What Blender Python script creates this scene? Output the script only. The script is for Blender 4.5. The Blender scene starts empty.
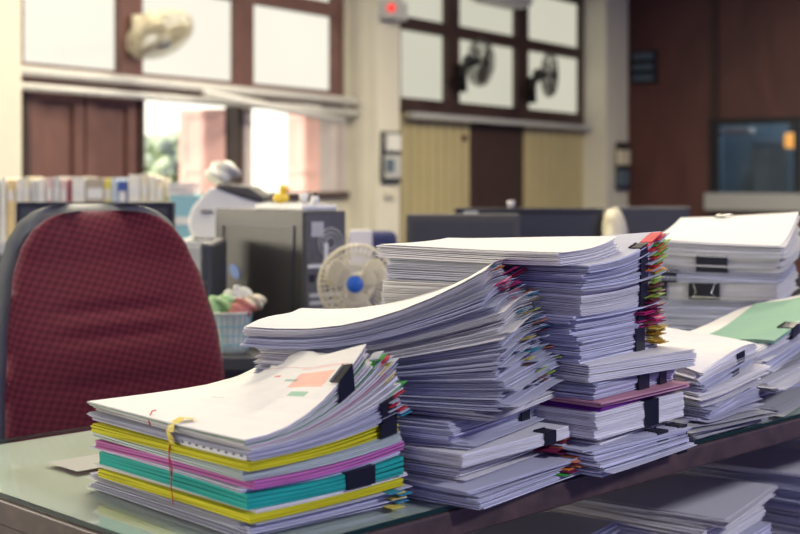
import bpy, math, random
from math import sin, cos, pi, radians as R
from mathutils import Vector, Matrix
rnd = random.Random(7)
SC = bpy.context.scene
COL = SC.collection
F = 1300.0; HZ = 180.0; CZ = 1.102; DT = 0.75          # focal length in px, horizon row, camera height, desk top

# ---------------------------------------------------------------- materials
MATS = {}
def nt(name):
    m = bpy.data.materials.new(name); m.use_nodes = True
    b = m.node_tree.nodes['Principled BSDF']
    MATS[name] = m
    return m, m.node_tree, b
def lin(c):
    return tuple((x/12.92 if x <= .04045 else ((x+.055)/1.055)**2.4) for x in c)
def col(*c):
    return lin([x/255 for x in c]) + (1,)
def plain(name, c, rough=.6, metal=0, var=.08, scale=20, bump=0, spec=.5):
    m, t, b = nt(name)
    n = t.nodes.new('ShaderNodeTexNoise'); n.inputs['Scale'].default_value = scale; n.inputs['Detail'].default_value = 3
    tc = t.nodes.new('ShaderNodeTexCoord'); t.links.new(tc.outputs['Object'], n.inputs['Vector'])
    r = t.nodes.new('ShaderNodeValToRGB'); r.color_ramp.elements[0].position = .3; r.color_ramp.elements[1].position = .7
    r.color_ramp.elements[0].color = tuple(x*(1-var) for x in c[:3])+(1,)
    r.color_ramp.elements[1].color = tuple(min(1, x*(1+var)) for x in c[:3])+(1,)
    t.links.new(n.outputs['Fac'], r.inputs['Fac']); t.links.new(r.outputs['Color'], b.inputs['Base Color'])
    b.inputs['Roughness'].default_value = rough; b.inputs['Metallic'].default_value = metal
    b.inputs['Specular IOR Level'].default_value = spec
    if bump:
        bp = t.nodes.new('ShaderNodeBump'); bp.inputs['Strength'].default_value = bump; bp.inputs['Distance'].default_value = .01
        t.links.new(n.outputs['Fac'], bp.inputs['Height']); t.links.new(bp.outputs['Normal'], b.inputs['Normal'])
    return m
def emit(name, c, s):
    m, t, b = nt(name)
    b.inputs['Base Color'].default_value = (0.02, 0.02, 0.02, 1)
    b.inputs['Emission Color'].default_value = c; b.inputs['Emission Strength'].default_value = s
    return m
def paper(name, c, edge=.72, freq=1400, tint2=None, marks=()):
    """sheets: UV.y = real height in the bundle (metres), so the fine leaf lines follow the curve of the sheets"""
    m, t, b = nt(name); N = t.nodes; L = t.links
    uv = N.new('ShaderNodeUVMap'); uv.uv_map = 'UVMap'
    mp = N.new('ShaderNodeMapping'); mp.inputs['Scale'].default_value = (6, freq, 1); L.new(uv.outputs[0], mp.inputs[0])
    n = N.new('ShaderNodeTexNoise'); n.noise_dimensions = '2D'; n.inputs['Scale'].default_value = 1; n.inputs['Detail'].default_value = 2
    L.new(mp.outputs[0], n.inputs['Vector'])
    r = N.new('ShaderNodeValToRGB'); e = r.color_ramp.elements
    e[0].position = .36; e[1].position = .56
    e[0].color = tuple(x*edge for x in c[:3])+(1,); e[1].color = c
    L.new(n.outputs['Fac'], r.inputs['Fac'])
    out = r.outputs['Color']
    if marks:                                             # printed rules and colour bands on the upper page
        uv2 = N.new('ShaderNodeUVMap'); uv2.uv_map = 'Page'
        sp = N.new('ShaderNodeSeparateXYZ'); L.new(uv2.outputs[0], sp.inputs[0])
        for (u0, v0, u1, v1, cc, fac) in marks:
            prod = None
            for s, lo, hi in ((sp.outputs[0], u0, u1), (sp.outputs[1], v0, v1)):
                for op, val in (('GREATER_THAN', lo), ('LESS_THAN', hi)):
                    q = N.new('ShaderNodeMath'); q.operation = op; L.new(s, q.inputs[0]); q.inputs[1].default_value = val
                    if prod is None: prod = q.outputs[0]
                    else:
                        w = N.new('ShaderNodeMath'); w.operation = 'MULTIPLY'; L.new(prod, w.inputs[0]); L.new(q.outputs[0], w.inputs[1]); prod = w.outputs[0]
            w = N.new('ShaderNodeMath'); w.operation = 'MULTIPLY'; L.new(prod, w.inputs[0]); w.inputs[1].default_value = fac
            mx = N.new('ShaderNodeMixRGB'); L.new(w.outputs[0], mx.inputs['Fac']); L.new(out, mx.inputs['Color1']); mx.inputs['Color2'].default_value = cc
            out = mx.outputs['Color']
    L.new(out, b.inputs['Base Color'])
    b.inputs['Roughness'].default_value = .75; b.inputs['Specular IOR Level'].default_value = .15
    return m

WHITE = (.82, .80, .745, 1)
M = {}
M['paper'] = paper('white_paper', WHITE)
M['paper_b'] = paper('cool_paper', (.68, .69, .76, 1), .6, 1000)
M['paper_c'] = paper('copy_paper', (.86, .84, .785, 1), .8, 1800)
M['page1'] = paper('printed_page', (.85, .83, .76, 1), .72, 1400, marks=(
    (.10, .80, .86, .806, col(200, 110, 120), .6), (.55, .45, .63, .455, col(90, 150, 120), .8),
    (.08, .60, .28, .74, col(245, 150, 110), .55), (.12, .52, .22, .56, col(70, 170, 120), .6),
    (.26, .66, .34, .68, col(80, 160, 130), .6), (.40, .70, .44, .72, col(220, 90, 70), .7), (.03, .78, .3, .79, col(230, 120, 100), .5)))
M['yellow'] = paper('yellow_card', col(212, 205, 40), .7, 500)
M['teal'] = paper('teal_card', col(40, 165, 148), .7, 500)
M['pink'] = paper('pink_card', col(196, 112, 168), .7, 500)
M['purple'] = paper('plum_card', col(120, 50, 140), .7, 500)
M['salmon'] = paper('salmon_card', col(205, 150, 160), .7, 500)
M['green_sheet'] = paper('green_sheet', col(70, 170, 60), .7, 500)
M['greencard'] = paper('green_card', col(150, 188, 162), .7, 500)
M['palegreen'] = paper('pale_green_paper', col(205, 218, 205), .75, 900)
M['greypaper'] = paper('grey_paper', col(190, 190, 185), .7, 800)
M['clip'] = plain('clip_black', col(22, 24, 34), .35, .2, .1)
M['steel'] = plain('clip_steel', col(200, 200, 195), .25, 1, .05)
for k, c in dict(tab_green=(60, 170, 60), tab_red=(205, 45, 50), tab_yellow=(225, 205, 90), tab_orange=(225, 130, 60), tab_pink=(205, 40, 110),
                 tab_teal=(50, 140, 160), tab_lime=(150, 180, 60), tab_gold=(180, 140, 30), tab_plum=(120, 20, 60), tab_brown=(110, 65, 50), tab_grey=(190, 195, 200)).items():
    M[k] = plain(k, col(*c), .6, 0, .1, 60)

def wood(name, c1, c2, scale=(2, 14, 14), rough=.4, spec=.5):
    m, t, b = nt(name); N = t.nodes; L = t.links
    tc = N.new('ShaderNodeTexCoord'); mp = N.new('ShaderNodeMapping'); mp.inputs['Scale'].default_value = scale
    L.new(tc.outputs['Object'], mp.inputs[0])
    n = N.new('ShaderNodeTexNoise'); n.inputs['Scale'].default_value = 2.2; n.inputs['Detail'].default_value = 6; n.inputs['Distortion'].default_value = .6
    L.new(mp.outputs[0], n.inputs['Vector'])
    r = N.new('ShaderNodeValToRGB'); r.color_ramp.elements[0].position = .3; r.color_ramp.elements[1].position = .7
    r.color_ramp.elements[0].color = c1; r.color_ramp.elements[1].color = c2
    L.new(n.outputs['Fac'], r.inputs['Fac']); L.new(r.outputs['Color'], b.inputs['Base Color'])
    b.inputs['Roughness'].default_value = rough; b.inputs['Specular IOR Level'].default_value = spec
    return m
M['desk'] = wood('desk_wood', col(62, 50, 47), col(92, 72, 64))
M['desk_top'] = wood('desk_lining', col(198, 200, 186), col(214, 215, 202), (1, 1, 1), .5)
M['brown'] = wood('brown_wood', col(98, 68, 61), col(114, 80, 72), (1, 8, 2), .55)
M['darkbrown'] = wood('dark_brown_wood', col(58, 42, 38), col(72, 52, 46), (1, 8, 2), .5)
M['farwall'] = wood('dark_red_panelling', col(84, 54, 50), col(108, 70, 64), (1.2, 1.2, .5), .5)
M['sunlit_shutter'] = plain('shutter_sun_wash', col(240, 192, 178), .7, 0, .05, 8)  # sunlight and glare on the open shutters put into their base colour
M['pinkgrey'] = plain('pale_post_paint', col(196, 186, 180), .7, 0, .04)
M['cream'] = plain('cream_wall', col(205, 202, 180), .8, 0, .04, 2)
M['creamdoor'] = plain('cream_door', col(190, 178, 132), .7, 0, .05, 4)
M['column'] = plain('column_paint', col(214, 211, 192), .8, 0, .04, 3)
M['floor'] = plain('floor_tiles', col(46, 48, 56), .5, 0, .2, 3)
M['ceiling'] = plain('ceiling_paint', col(200, 200, 190), .9, 0, .03, 2)
M['black'] = plain('black_plastic', col(28, 29, 33), .4, 0, .1)
M['blackshell'] = plain('chair_shell_plastic', col(92, 96, 94), .5, 0, .08)
M['darkgrey'] = plain('dark_grey_plastic', col(62, 64, 68), .5, 0, .06)
M['grey'] = plain('grey_metal', col(76, 74, 71), .55, 0, .05)
M['grey2'] = plain('grey_back_plate', col(104, 104, 98), .4, .4, .1, 60)
M['lightgrey'] = plain('light_grey_plastic', col(185, 187, 182), .5, 0, .05)
M['white'] = plain('white_plastic', col(222, 222, 214), .5, 0, .04)
M['ivory'] = plain('ivory_plastic', col(214, 207, 178), .45, 0, .04)
M['blue'] = plain('blue_plastic', col(40, 100, 185), .4, 0, .06)
M['navy'] = plain('navy_fabric', col(60, 66, 105), .8, 0, .1)
M['slate'] = plain('slate_plastic', col(46, 50, 60), .5, 0, .06)
M['tealbox'] = plain('pale_teal_card', col(140, 190, 196), .7, 0, .05)
M['yellowtoy'] = plain('yellow_toy', col(240, 205, 70), .4, 0, .04)
M['orange'] = plain('orange_plastic', col(230, 130, 50), .5)
M['redlamp'] = emit('red_alarm_lamp', (1, .05, .04, 1), 1.2)
M['orangelamp'] = emit('warm_lamp', (1, .45, .1, 1), 1.1)
M['redstring'] = plain('red_string', col(200, 40, 60), .7)
M['bag_green'] = plain('green_wrapper', col(150, 190, 130), .5, 0, .4, 30, .4)
M['bag_red'] = plain('red_wrapper', col(196, 120, 110), .5, 0, .3, 30, .4)
M['bag_white'] = plain('white_wrapper', col(215, 215, 200), .6, 0, .15, 30, .4)
M['bluegrey'] = plain('blue_grey_metal', col(88, 106, 118), .5, 0, .08)
M['leaf'] = plain('foliage', col(205, 220, 175), .8, 0, .3, 9)  # pale leaf colour carries the outdoor sunlight

# glass pane that glows with the day behind it (frosted)
def pane_mat(name, c, s):
    m, t, b = nt(name); N = t.nodes; L = t.links
    tc = N.new('ShaderNodeTexCoord'); n = N.new('ShaderNodeTexNoise'); n.inputs['Scale'].default_value = .8
    L.new(tc.outputs['Object'], n.inputs['Vector'])
    r = N.new('ShaderNodeValToRGB'); r.color_ramp.elements[0].position = .25; r.color_ramp.elements[1].position = .75
    r.color_ramp.elements[0].color = tuple(x*.93 for x in c[:3])+(1,); r.color_ramp.elements[1].color = c
    L.new(n.outputs['Fac'], r.inputs['Fac']); L.new(r.outputs['Color'], b.inputs['Emission Color'])
    b.inputs['Base Color'].default_value = (.04, .04, .04, 1); b.inputs['Roughness'].default_value = .5
    b.inputs['Emission Strength'].default_value = s
    return m
M['pane_l'] = pane_mat('frosted_pane', col(250, 246, 230), 1.0)
M['pane_r'] = pane_mat('dim_frosted_pane', col(222, 220, 200), .85)  # weaker, greyer emission than the left panes

# desk glass: thin reflective sheet
def thin_glass(name, c, rough):
    m, t, b = nt(name); N = t.nodes; L = t.links; N.remove(b)
    out = N['Material Output']; tr = N.new('ShaderNodeBsdfTransparent'); tr.inputs['Color'].default_value = c
    gl = N.new('ShaderNodeBsdfGlossy'); gl.inputs['Roughness'].default_value = rough; gl.inputs['Color'].default_value = (1, 1, 1, 1)
    fr_ = N.new('ShaderNodeFresnel'); fr_.inputs['IOR'].default_value = 1.52; mx = N.new('ShaderNodeMixShader')
    ge_ = N.new('ShaderNodeNewGeometry'); iv_ = N.new('ShaderNodeMath'); iv_.operation = 'SUBTRACT'; iv_.inputs[0].default_value = 1; L.new(ge_.outputs['Backfacing'], iv_.inputs[1]); ml_ = N.new('ShaderNodeMath'); ml_.operation = 'MULTIPLY'; L.new(iv_.outputs[0], ml_.inputs[0]); L.new(fr_.outputs[0], ml_.inputs[1]); L.new(ml_.outputs[0], mx.inputs[0]); L.new(tr.outputs[0], mx.inputs[1]); L.new(gl.outputs[0], mx.inputs[2]); L.new(mx.outputs[0], out.inputs['Surface']); return m
M['glass'] = thin_glass('desk_glass', (.93, .97, .95, 1), .03)
M['booth_glass'] = thin_glass('booth_glass', (.95, .97, .98, 1), .02)
m, t, b = nt('glass_edge'); M['glass_edge'] = m
b.inputs['Base Color'].default_value = col(20, 48, 44); b.inputs['Roughness'].default_value = .1
# chair fabric: woven diamonds
m, t, b = nt('red_fabric'); M['red'] = m
N = t.nodes; L = t.links
tc = N.new('ShaderNodeTexCoord'); mp = N.new('ShaderNodeMapping'); mp.inputs['Rotation'].default_value = (0, R(28), 0); mp.inputs['Scale'].default_value = (125, 125, 125)
L.new(tc.outputs['Object'], mp.inputs[0])
ck = N.new('ShaderNodeTexChecker'); ck.inputs['Scale'].default_value = 1
fl = N.new('ShaderNodeVectorMath'); fl.operation = 'MULTIPLY'; fl.inputs[1].default_value = (1, 0, 1)
L.new(mp.outputs[0], fl.inputs[0]); L.new(fl.outputs[0], ck.inputs['Vector'])
ck.inputs['Color1'].default_value = col(98, 36, 46); ck.inputs['Color2'].default_value = col(122, 48, 58)
ns = N.new('ShaderNodeTexNoise'); ns.inputs['Scale'].default_value = 400; L.new(tc.outputs['Object'], ns.inputs['Vector'])
mx = N.new('ShaderNodeMixRGB'); mx.blend_type = 'MULTIPLY'; mx.inputs['Fac'].default_value = .4
L.new(ck.outputs['Color'], mx.inputs['Color1']); L.new(ns.outputs['Color'], mx.inputs['Color2'])
L.new(mx.outputs[0], b.inputs['Base Color']); b.inputs['Roughness'].default_value = .9; b.inputs['Specular IOR Level'].default_value = .15
b.inputs['Sheen Weight'].default_value = .25
bp = N.new('ShaderNodeBump'); bp.inputs['Strength'].default_value = .3; bp.inputs['Distance'].default_value = .002
L.new(ck.outputs['Fac'], bp.inputs['Height']); L.new(bp.outputs[0], b.inputs['Normal'])

# teal bubbly edge
m, t, b = nt('teal_embossed'); M['teal_em'] = m
N = t.nodes; L = t.links
tc = N.new('ShaderNodeTexCoord'); v = N.new('ShaderNodeTexVoronoi'); v.inputs['Scale'].default_value = 260; L.new(tc.outputs['Object'], v.inputs['Vector'])
r = N.new('ShaderNodeValToRGB'); r.color_ramp.elements[0].color = col(25, 120, 110); r.color_ramp.elements[1].color = col(60, 175, 158); r.color_ramp.elements[1].position = .5
L.new(v.outputs['Distance'], r.inputs['Fac']); L.new(r.outputs[0], b.inputs['Base Color']); b.inputs['Roughness'].default_value = .4

# ---------------------------------------------------------------- mesh helper
class MB:
    def __init__(s): s.v = []; s.f = []; s.uv = {}; s.mi = []; s.cur = 0
    def add(s, vs, fs):
        o = len(s.v); s.v += [tuple(x) for x in vs]
        for f in fs: s.f.append(tuple(i+o for i in f)); s.mi.append(s.cur)
        return s
    def box(s, x0, x1, y0, y1, z0, z1, fr=None):
        vs = [(x, y, z) for z in (z0, z1) for y in (y0, y1) for x in (x0, x1)]
        if fr: vs = [fr(*p) for p in vs]
        return s.add(vs, [(0, 2, 3, 1), (4, 5, 7, 6), (0, 1, 5, 4), (1, 3, 7, 5), (3, 2, 6, 7), (2, 0, 4, 6)])
    def tube(s, pts, r, n=8, closed=False):
        pts = [Vector(p) for p in pts]; k = len(pts); vs = []; fs = []
        up = None
        for i, p in enumerate(pts):
            a = pts[(i-1) % k] if (closed or i > 0) else p; c = pts[(i+1) % k] if (closed or i < k-1) else p
            d = (c-a).normalized()
            if up is None:
                up = Vector((0, 0, 1)) if abs(d.z) < .9 else Vector((1, 0, 0))
            e1 = d.cross(up).normalized(); e2 = e1.cross(d).normalized(); up = e2
            rr = r(i/(k-1)) if callable(r) else r
            for j in range(n):
                t = 2*pi*j/n; vs.append(p+e1*cos(t)*rr+e2*sin(t)*rr)
        m_ = k if closed else k-1
        for i in range(m_):
            for j in range(n):
                a = i*n+j; b_ = i*n+(j+1) % n; c = ((i+1) % k)*n+(j+1) % n; d = ((i+1) % k)*n+j
                fs.append((a, b_, c, d))
        if not closed:
            fs.append(tuple(reversed(range(n)))); fs.append(tuple((k-1)*n+j for j in range(n)))
        return s.add(vs, fs)
    def lathe(s, prof, fr=None, n=24):
        """prof: (radius, height) pairs, around z; fr maps local to world"""
        vs = []; fs = []
        for (r_, h) in prof:
            for j in range(n):
                t = 2*pi*j/n; p = (r_*cos(t), r_*sin(t), h); vs.append(fr(*p) if fr else p)
        for i in range(len(prof)-1):
            for j in range(n):
                fs.append((i*n+j, i*n+(j+1) % n, (i+1)*n+(j+1) % n, (i+1)*n+j))
        fs.append(tuple(reversed(range(n)))); fs.append(tuple((len(prof)-1)*n+j for j in range(n)))
        return s.add(vs, fs)
    def blob(s, c, rx, ry, rz, seed=0, amp=.15, n=14):
        q = random.Random(seed); ph = [(q.uniform(1, 3), q.uniform(1, 3), q.uniform(1, 3), q.uniform(0, 6)) for _ in range(5)]
        vs = []; fs = []; m_ = n
        for i in range(m_+1):
            th = pi*i/m_
            for j in range(n*2):
                f = pi*j/n; d = (sin(th)*cos(f), sin(th)*sin(f), cos(th))
                k = 1+amp*sum(sin(a*d[0]*2+b_*d[1]*2+e*d[2]*2+p) for a, b_, e, p in ph)/2.5
                vs.append((c[0]+rx*d[0]*k, c[1]+ry*d[1]*k, c[2]+rz*d[2]*k))
        w = n*2
        for i in range(m_):
            for j in range(w):
                fs.append((i*w+j, (i+1)*w+j, (i+1)*w+(j+1) % w, i*w+(j+1) % w))
        return s.add(vs, fs)
    def build(s, name, mat, parent=None, origin=None, smooth=False, bevel=0, subsurf=0):
        me = bpy.data.meshes.new(name)
        if parent is not None: o0 = Vector(parent['_o'])
        elif origin is not None: o0 = Vector(origin)
        else:
            xs = [p[0] for p in s.v]; ys = [p[1] for p in s.v]; zs = [p[2] for p in s.v]
            o0 = Vector(((min(xs)+max(xs))/2, (min(ys)+max(ys))/2, min(zs)))
        me.from_pydata([(p[0]-o0.x, p[1]-o0.y, p[2]-o0.z) for p in s.v], [], s.f)
        if s.uv:
            for lname, data in s.uv.items():
                l = me.uv_layers.new(name=lname)
                l.data.foreach_set('uv', [c for p in data for c in p])
        for x in (mat if isinstance(mat, (list, tuple)) else [mat]): me.materials.append(x)
        if any(s.mi): me.polygons.foreach_set('material_index', s.mi)
        if smooth: me.polygons.foreach_set('use_smooth', [True]*len(me.polygons))
        me.update()
        o = bpy.data.objects.new(name, me); COL.objects.link(o)
        if parent is not None: o.parent = parent
        else: o.location = o0
        o['_o'] = tuple(o0)
        if bevel:
            md = o.modifiers.new('bevel', 'BEVEL'); md.width = bevel; md.segments = 3; md.limit_method = 'ANGLE'; md.angle_limit = R(40)
        if subsurf:
            md = o.modifiers.new('sub', 'SUBSURF'); md.levels = subsurf; md.render_levels = subsurf
        return o
def tag(o, label, cat, group=None):
    o['label'] = label; o['category'] = cat
    if group: o['group'] = group
    return o
def empty(name, loc, label=None, cat=None, group=None):
    o = bpy.data.objects.new(name, None); COL.objects.link(o); o.location = loc; o['_o'] = tuple(loc); o.empty_display_size = .05
    if label: tag(o, label, cat, group)
    return o
def struct(o): o['kind'] = 'structure'; return o
def frame(o, ax, ay, az=(0, 0, 1)):
    o = Vector(o); ax = Vector(ax).normalized(); ay = Vector(ay).normalized(); az = Vector(az).normalized()
    return lambda x, y, z: o+ax*x+ay*y+az*z
def rotz(o, deg):
    a = R(deg); return frame(o, (cos(a), sin(a), 0), (-sin(a), cos(a), 0))
def at(px, d, py=None, z=None):
    return Vector(((px-400)/F*d, d, z if z is not None else CZ-(py-HZ)*d/F))

# ---------------------------------------------------------------- camera
cam = bpy.data.cameras.new('camera'); co = bpy.data.objects.new('camera', cam); COL.objects.link(co)
co.location = (0, 0, CZ); co.rotation_euler = (R(90), 0, 0)
cam.sensor_width = 36; cam.lens = F/800*36; cam.shift_y = -(267-HZ)/800
cam.clip_start = .05; cam.clip_end = 200
cam.dof.use_dof = True; cam.dof.focus_distance = 1.62; cam.dof.aperture_fstop = 5.4
SC.camera = co

# ---------------------------------------------------------------- the room
WD = Vector((.566, .824, 0)).normalized(); WN = Vector((.824, -.566, 0)).normalized(); W0 = Vector((0, 12, 0))
def wp(t, off, z): return W0+WD*t+WN*off+Vector((0, 0, z))
def tw(px, off=0):
    u = (px-400)/F
    return (u*(12-.566*off)-.824*off)/(.566-.824*u)
def zw(py, t, off=0):
    return CZ+(HZ-py)/F*wp(t, off, 0).y
def wbox(mb, t0, t1, o0, o1, z0, z1):
    return mb.box(t0, t1, o0, o1, z0, z1, lambda t, o, z: wp(t, o, z))
ZB, ZT, ZU = 1.866, 2.50, 2.62         # clerestory pane bottom, top, upper row start
TC = tw(628)                            # corner with the far wall
tA, tB = tw(22), tw(345)
tR0 = tw(400)
# floor and ceiling
struct(MB().box(-12, 12, -3, 22, -.1, 0).build('floor', M['floor']))
cm_ = MB(); cp_ = [(12, -3), (12, 20), (wp(TC, 0, 0)+WN*9+WD*2)[:2], wp(TC+1.0, -.3, 0)[:2], wp(-18, -.3, 0)[:2]]; k = len(cp_)
cm_.add([(x, y, 3.7) for x, y in cp_]+[(x, y, 3.8) for x, y in cp_], [tuple(reversed(range(k))), tuple(range(k, 2*k))]+[(i, (i+1) % k, k+(i+1) % k, k+i) for i in range(k)])
struct(cm_.build('ceiling', M['ceiling']))
# window wall: solid pieces
w = MB()
wbox(w, -13, tR0, -.15, 0, 0, .98)                   # below the open windows
wbox(w, tR0, TC+.2, -.15, 0, 0, .4)
wbox(w, -13, TC+.2, -.15, 0, 3.25, 3.7)
wbox(w, -5.6, tA, -.15, 0, .98, 3.25)
wbox(w, -5.6, TC+.2, -.15, .0, 1.80, 1.80+.02)
wbox(w, tB, tR0, -.15, 0, .98, 3.25)
wbox(w, tw(588), TC+.2, -.15, 0, .4, 3.25)
struct(w.build('wall_left', M['cream']))
# far wall
C0 = wp(TC, 0, 0)
FN = WN                                 # runs this way
def fp(s_, off, z): return C0+FN*s_-WD*off+Vector((0, 0, z))      # off: towards the room
def sf(px, off=0):
    u = (px-400)/F; p = C0-WD*off
    return (u*p.y-p.x)/(FN.x-u*FN.y)
def fbox(mb, s0, s1, o0, o1, z0, z1): return mb.box(s0, s1, -o0, -o1, z0, z1, lambda a, b_, c: fp(a, -b_, c))
def zf(py, s_, off=0): return CZ+(HZ-py)/F*fp(s_, off, 0).y
s0, s1 = sf(716), sf(716)+1.9
zb0, zb1 = zf(193, s0), zf(125, s0)
w = MB(); fbox(w, -.2, s0, -.12, 0, 0, 3.7); fbox(w, s0, s1, -.12, 0, 0, zb0); fbox(w, s0, s1, -.12, 0, zb1, 3.7); fbox(w, s1, 7, -.12, 0, 0, 3.7)
struct(w.build('wall_back', M['farwall']))
w = MB(); fbox(w, sf(713), sf(718), 0, .05, 0, 3.7)
struct(w.build('trim_1', M['darkbrown']))
# booth window in the far wall
wf = MB(); fbox(wf, s0-.06, s1+.06, 0, .06, zb1, zb1+.07); fbox(wf, s0-.06, s0+.05, 0, .06, zb0, zb1); fbox(wf, s1, s1+.06, 0, .06, zb0, zb1)
sm_ = sf(797); fbox(wf, sm_-.02, sm_+.05, 0, .05, zb0, zb1)
wo = empty('window_3', fp((s0+s1)/2, 0, zb0)); struct(wo)
wf.build('window_frame', M['black'], wo)
g = MB(); fbox(g, s0, s1, -.07, -.06, zb0, zb1); g.build('pane', M['booth_glass'], wo)
g = MB(); fbox(g, s0-.1, s1+.1, 0, .12, zb0-.2, zb0); g.build('window_sill', M['lightgrey'], wo)
# the little room behind that window
w = MB(); fbox(w, s0-.5, s1+.5, -1.7, -1.6, 0, 3.2); fbox(w, s0-.6, s0-.5, -1.7, -.12, 0, 3.2); fbox(w, s1+.5, s1+.6, -1.7, -.12, 0, 3.2); fbox(w, s0-.6, s1+.6, -1.7, -.12, 3.2, 3.3)
struct(w.build('wall_booth', M['bluegrey']))
k0, k1 = sf(752, -1), sf(787, -1)
w = MB(); fbox(w, k0, k1, -1.5, -1.0, 0, zf(140, k0, -1)); o = w.build('steel_locker', M['bluegrey'], bevel=.01)
tag(o, 'blue-grey steel locker seen through the booth window on the far wall', 'locker')
for i_ in range(2):
    d_ = MB(); fbox(d_, k0+.03+i_*(k1-k0)/2, k0-.03+(i_+1)*(k1-k0)/2, -1.0, -.985, .1, zf(140, k0, -1)-.05); d_.build('door', M['bluegrey'], o, bevel=.004)
k0, k1 = sf(785, -.8), sf(796, -.8)
w = MB(); fbox(w, k0, k1, -1.0, -.75, zf(148, k0, -.8), zf(133, k0, -.8))
o = w.build('lamp', M['orangelamp'], bevel=.03); tag(o, 'small glowing orange lamp behind the booth glass', 'lamp')
w = MB(); fbox(w, k0+.03, k0+.07, -.9, -.85, zf(133, k0, -.8), 3.2); w.build('cord', M['black'], o)
k0, k1 = sf(722, -.6), sf(752, -.6)
w = MB(); fbox(w, k0, k1, -.7, -.55, zf(134, k0, -.6), zf(129, k0, -.6)); o = w.build('tube_lamp', M['lightgrey'], bevel=.01)
tag(o, 'pale tube lamp hanging inside the booth behind the glass', 'lamp')
w = MB(); fbox(w, k0+.1, k0+.11, -.65, -.64, zf(129, k0, -.6), 3.2); fbox(w, k1-.11, k1-.1, -.65, -.64, zf(129, k0, -.6), 3.2); w.build('cord', M['black'], o)

# columns
w = MB(); t1 = tw(400, .32); t0 = tw(378, .32); wbox(w, t0, t1, 0, .32, 0, 3.7); wbox(w, t0-.012, t0+.05, .1, .2, 0, 3.7)
struct(w.build('pillar_middle', M['column'], bevel=.006)); TCM = (t0, t1)
t1 = tw(22, .3); w = MB(); wbox(w, t1-.5, t1, 0, .3, 0, 3.7); struct(w.build('pillar_left', M['column'], bevel=.006))
t1 = tw(628, .3); t0 = tw(606, .3); w = MB(); wbox(w, t0, t1, 0, .3, 0, 3.7); struct(w.build('pillar_right', M['column'], bevel=.006)); TCR = (t0, t1)

# clerestory windows: frame + panes
def clerestory(n, xs, mat, fm, z_rows):
    t0_, t1_ = xs[0][0], xs[-1][1]
    wo = struct(empty('window_%d' % n, wp((t0_+t1_)/2, 0, ZB)))
    f = MB()
    wbox(f, t0_-.1, t1_+.12, -.1, .02, ZB-.13, ZB)
    for a in range(len(z_rows)):
        z1 = z_rows[a][1]; wbox(f, t0_-.1, t1_+.12, -.1, .02, z1, z1+.12)
    last = t0_-.1
    for (a, b_) in xs+[(t1_+.12, None)]:
        for (za, zb) in z_rows: wbox(f, last, a, -.1, .02, za, zb)
        last = b_
    f.build('window_frame', fm, wo)
    for (a, b_) in xs:
        for (za, zb) in z_rows:
            p = MB(); wbox(p, a, b_, -.06, -.045, za, zb); p.build('pane', mat, wo)
    return wo
T = lambda *p: [(tw(a), tw(b_)) for a, b_ in p]
rows = [(ZB, ZT), (ZU, 3.13)]
clerestory(1, T((22, 119), (141, 235), (252, 333)), M['pane_l'], M['brown'], rows)
clerestory(5, [(-12.8, -11.8), (-11.6, -10.6), (-10.4, -9.4), (-9.2, -8.2), (-8.0, -7.0), (-6.8, -5.8)], M['pane_l'], M['brown'], rows)
clerestory(2, T((399, 446), (458, 516), (527, 580)), M['pane_r'], M['darkbrown'], rows)
# open lower windows
wo = struct(empty('window_4', wp(tw(190), 0, 1.0)))
f = MB()
for a, b_ in ((22, 27), (137, 141)): wbox(f, tw(a), tw(b_), -.12, .04, .98, ZB-.13)
wbox(f, tw(22), tw(345), -.12, .05, .95, 1.0)
f.build('window_frame', M['darkbrown'], wo)
for a, b_ in ((237, 241), (243, 250), (331, 336), (338, 345)):
    p_ = MB(); wbox(p_, tw(a), tw(b_), -.12, .02, 1.0, ZB-.13); p_.build('post', M['pinkgrey'] if a != 237 else M['darkbrown'], wo)
sh = MB(); a, b_ = tw(27), tw(137); wbox(sh, a, b_, -.05, -.02, 1.0, ZB-.13)
for k in range(2):
    c0 = a+(b_-a)*k/2; c1 = a+(b_-a)*(k+1)/2
    for q in ((c0+.01, c0+.1, 1.0, ZB-.13), (c1-.1, c1-.01, 1.0, ZB-.13), (c0+.1, c1-.1, 1.0, 1.12), (c0+.1, c1-.1, ZB-.25, ZB-.13)):
        wbox(sh, q[0], q[1], -.02, .01, q[2], q[3])
sh.build('shutter', M['brown'], wo)
def open_shutter(pxa, pxb, zt):
    """leaf swung outwards"""
    m_ = MB(); A = wp(tw(pxb), -.12, 0); ang = R(30)
    for off in (.5,):
        tA_ = tw(pxa, -off); Bp = wp(tA_, -off, 0)
    ax = (Bp-A); Lw = ax.length; ax.normalize(); nn = Vector((-ax.y, ax.x, 0))
    fr = lambda x, y, z: A+ax*x+nn*y+Vector((0, 0, z))
    m_.box(0, Lw, 0, .02, 1.0, zt, fr)
    for q in ((0, .06, 1.0, zt), (Lw-.06, Lw, 1.0, zt), (.06, Lw-.06, 1.0, 1.06), (.06, Lw-.06, zt-.06, zt), (.06, Lw-.06, 1.16, 1.22)):
        m_.box(q[0], q[1], -.008, .028, q[2], q[3], fr)
    o = m_.build('shutter', M['sunlit_shutter'], wo); o['label'] = 'shutter leaf swung open, sunlit pink wash in its colour'
open_shutter(181, 238, 1.66); open_shutter(289, 333, 1.68)
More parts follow.
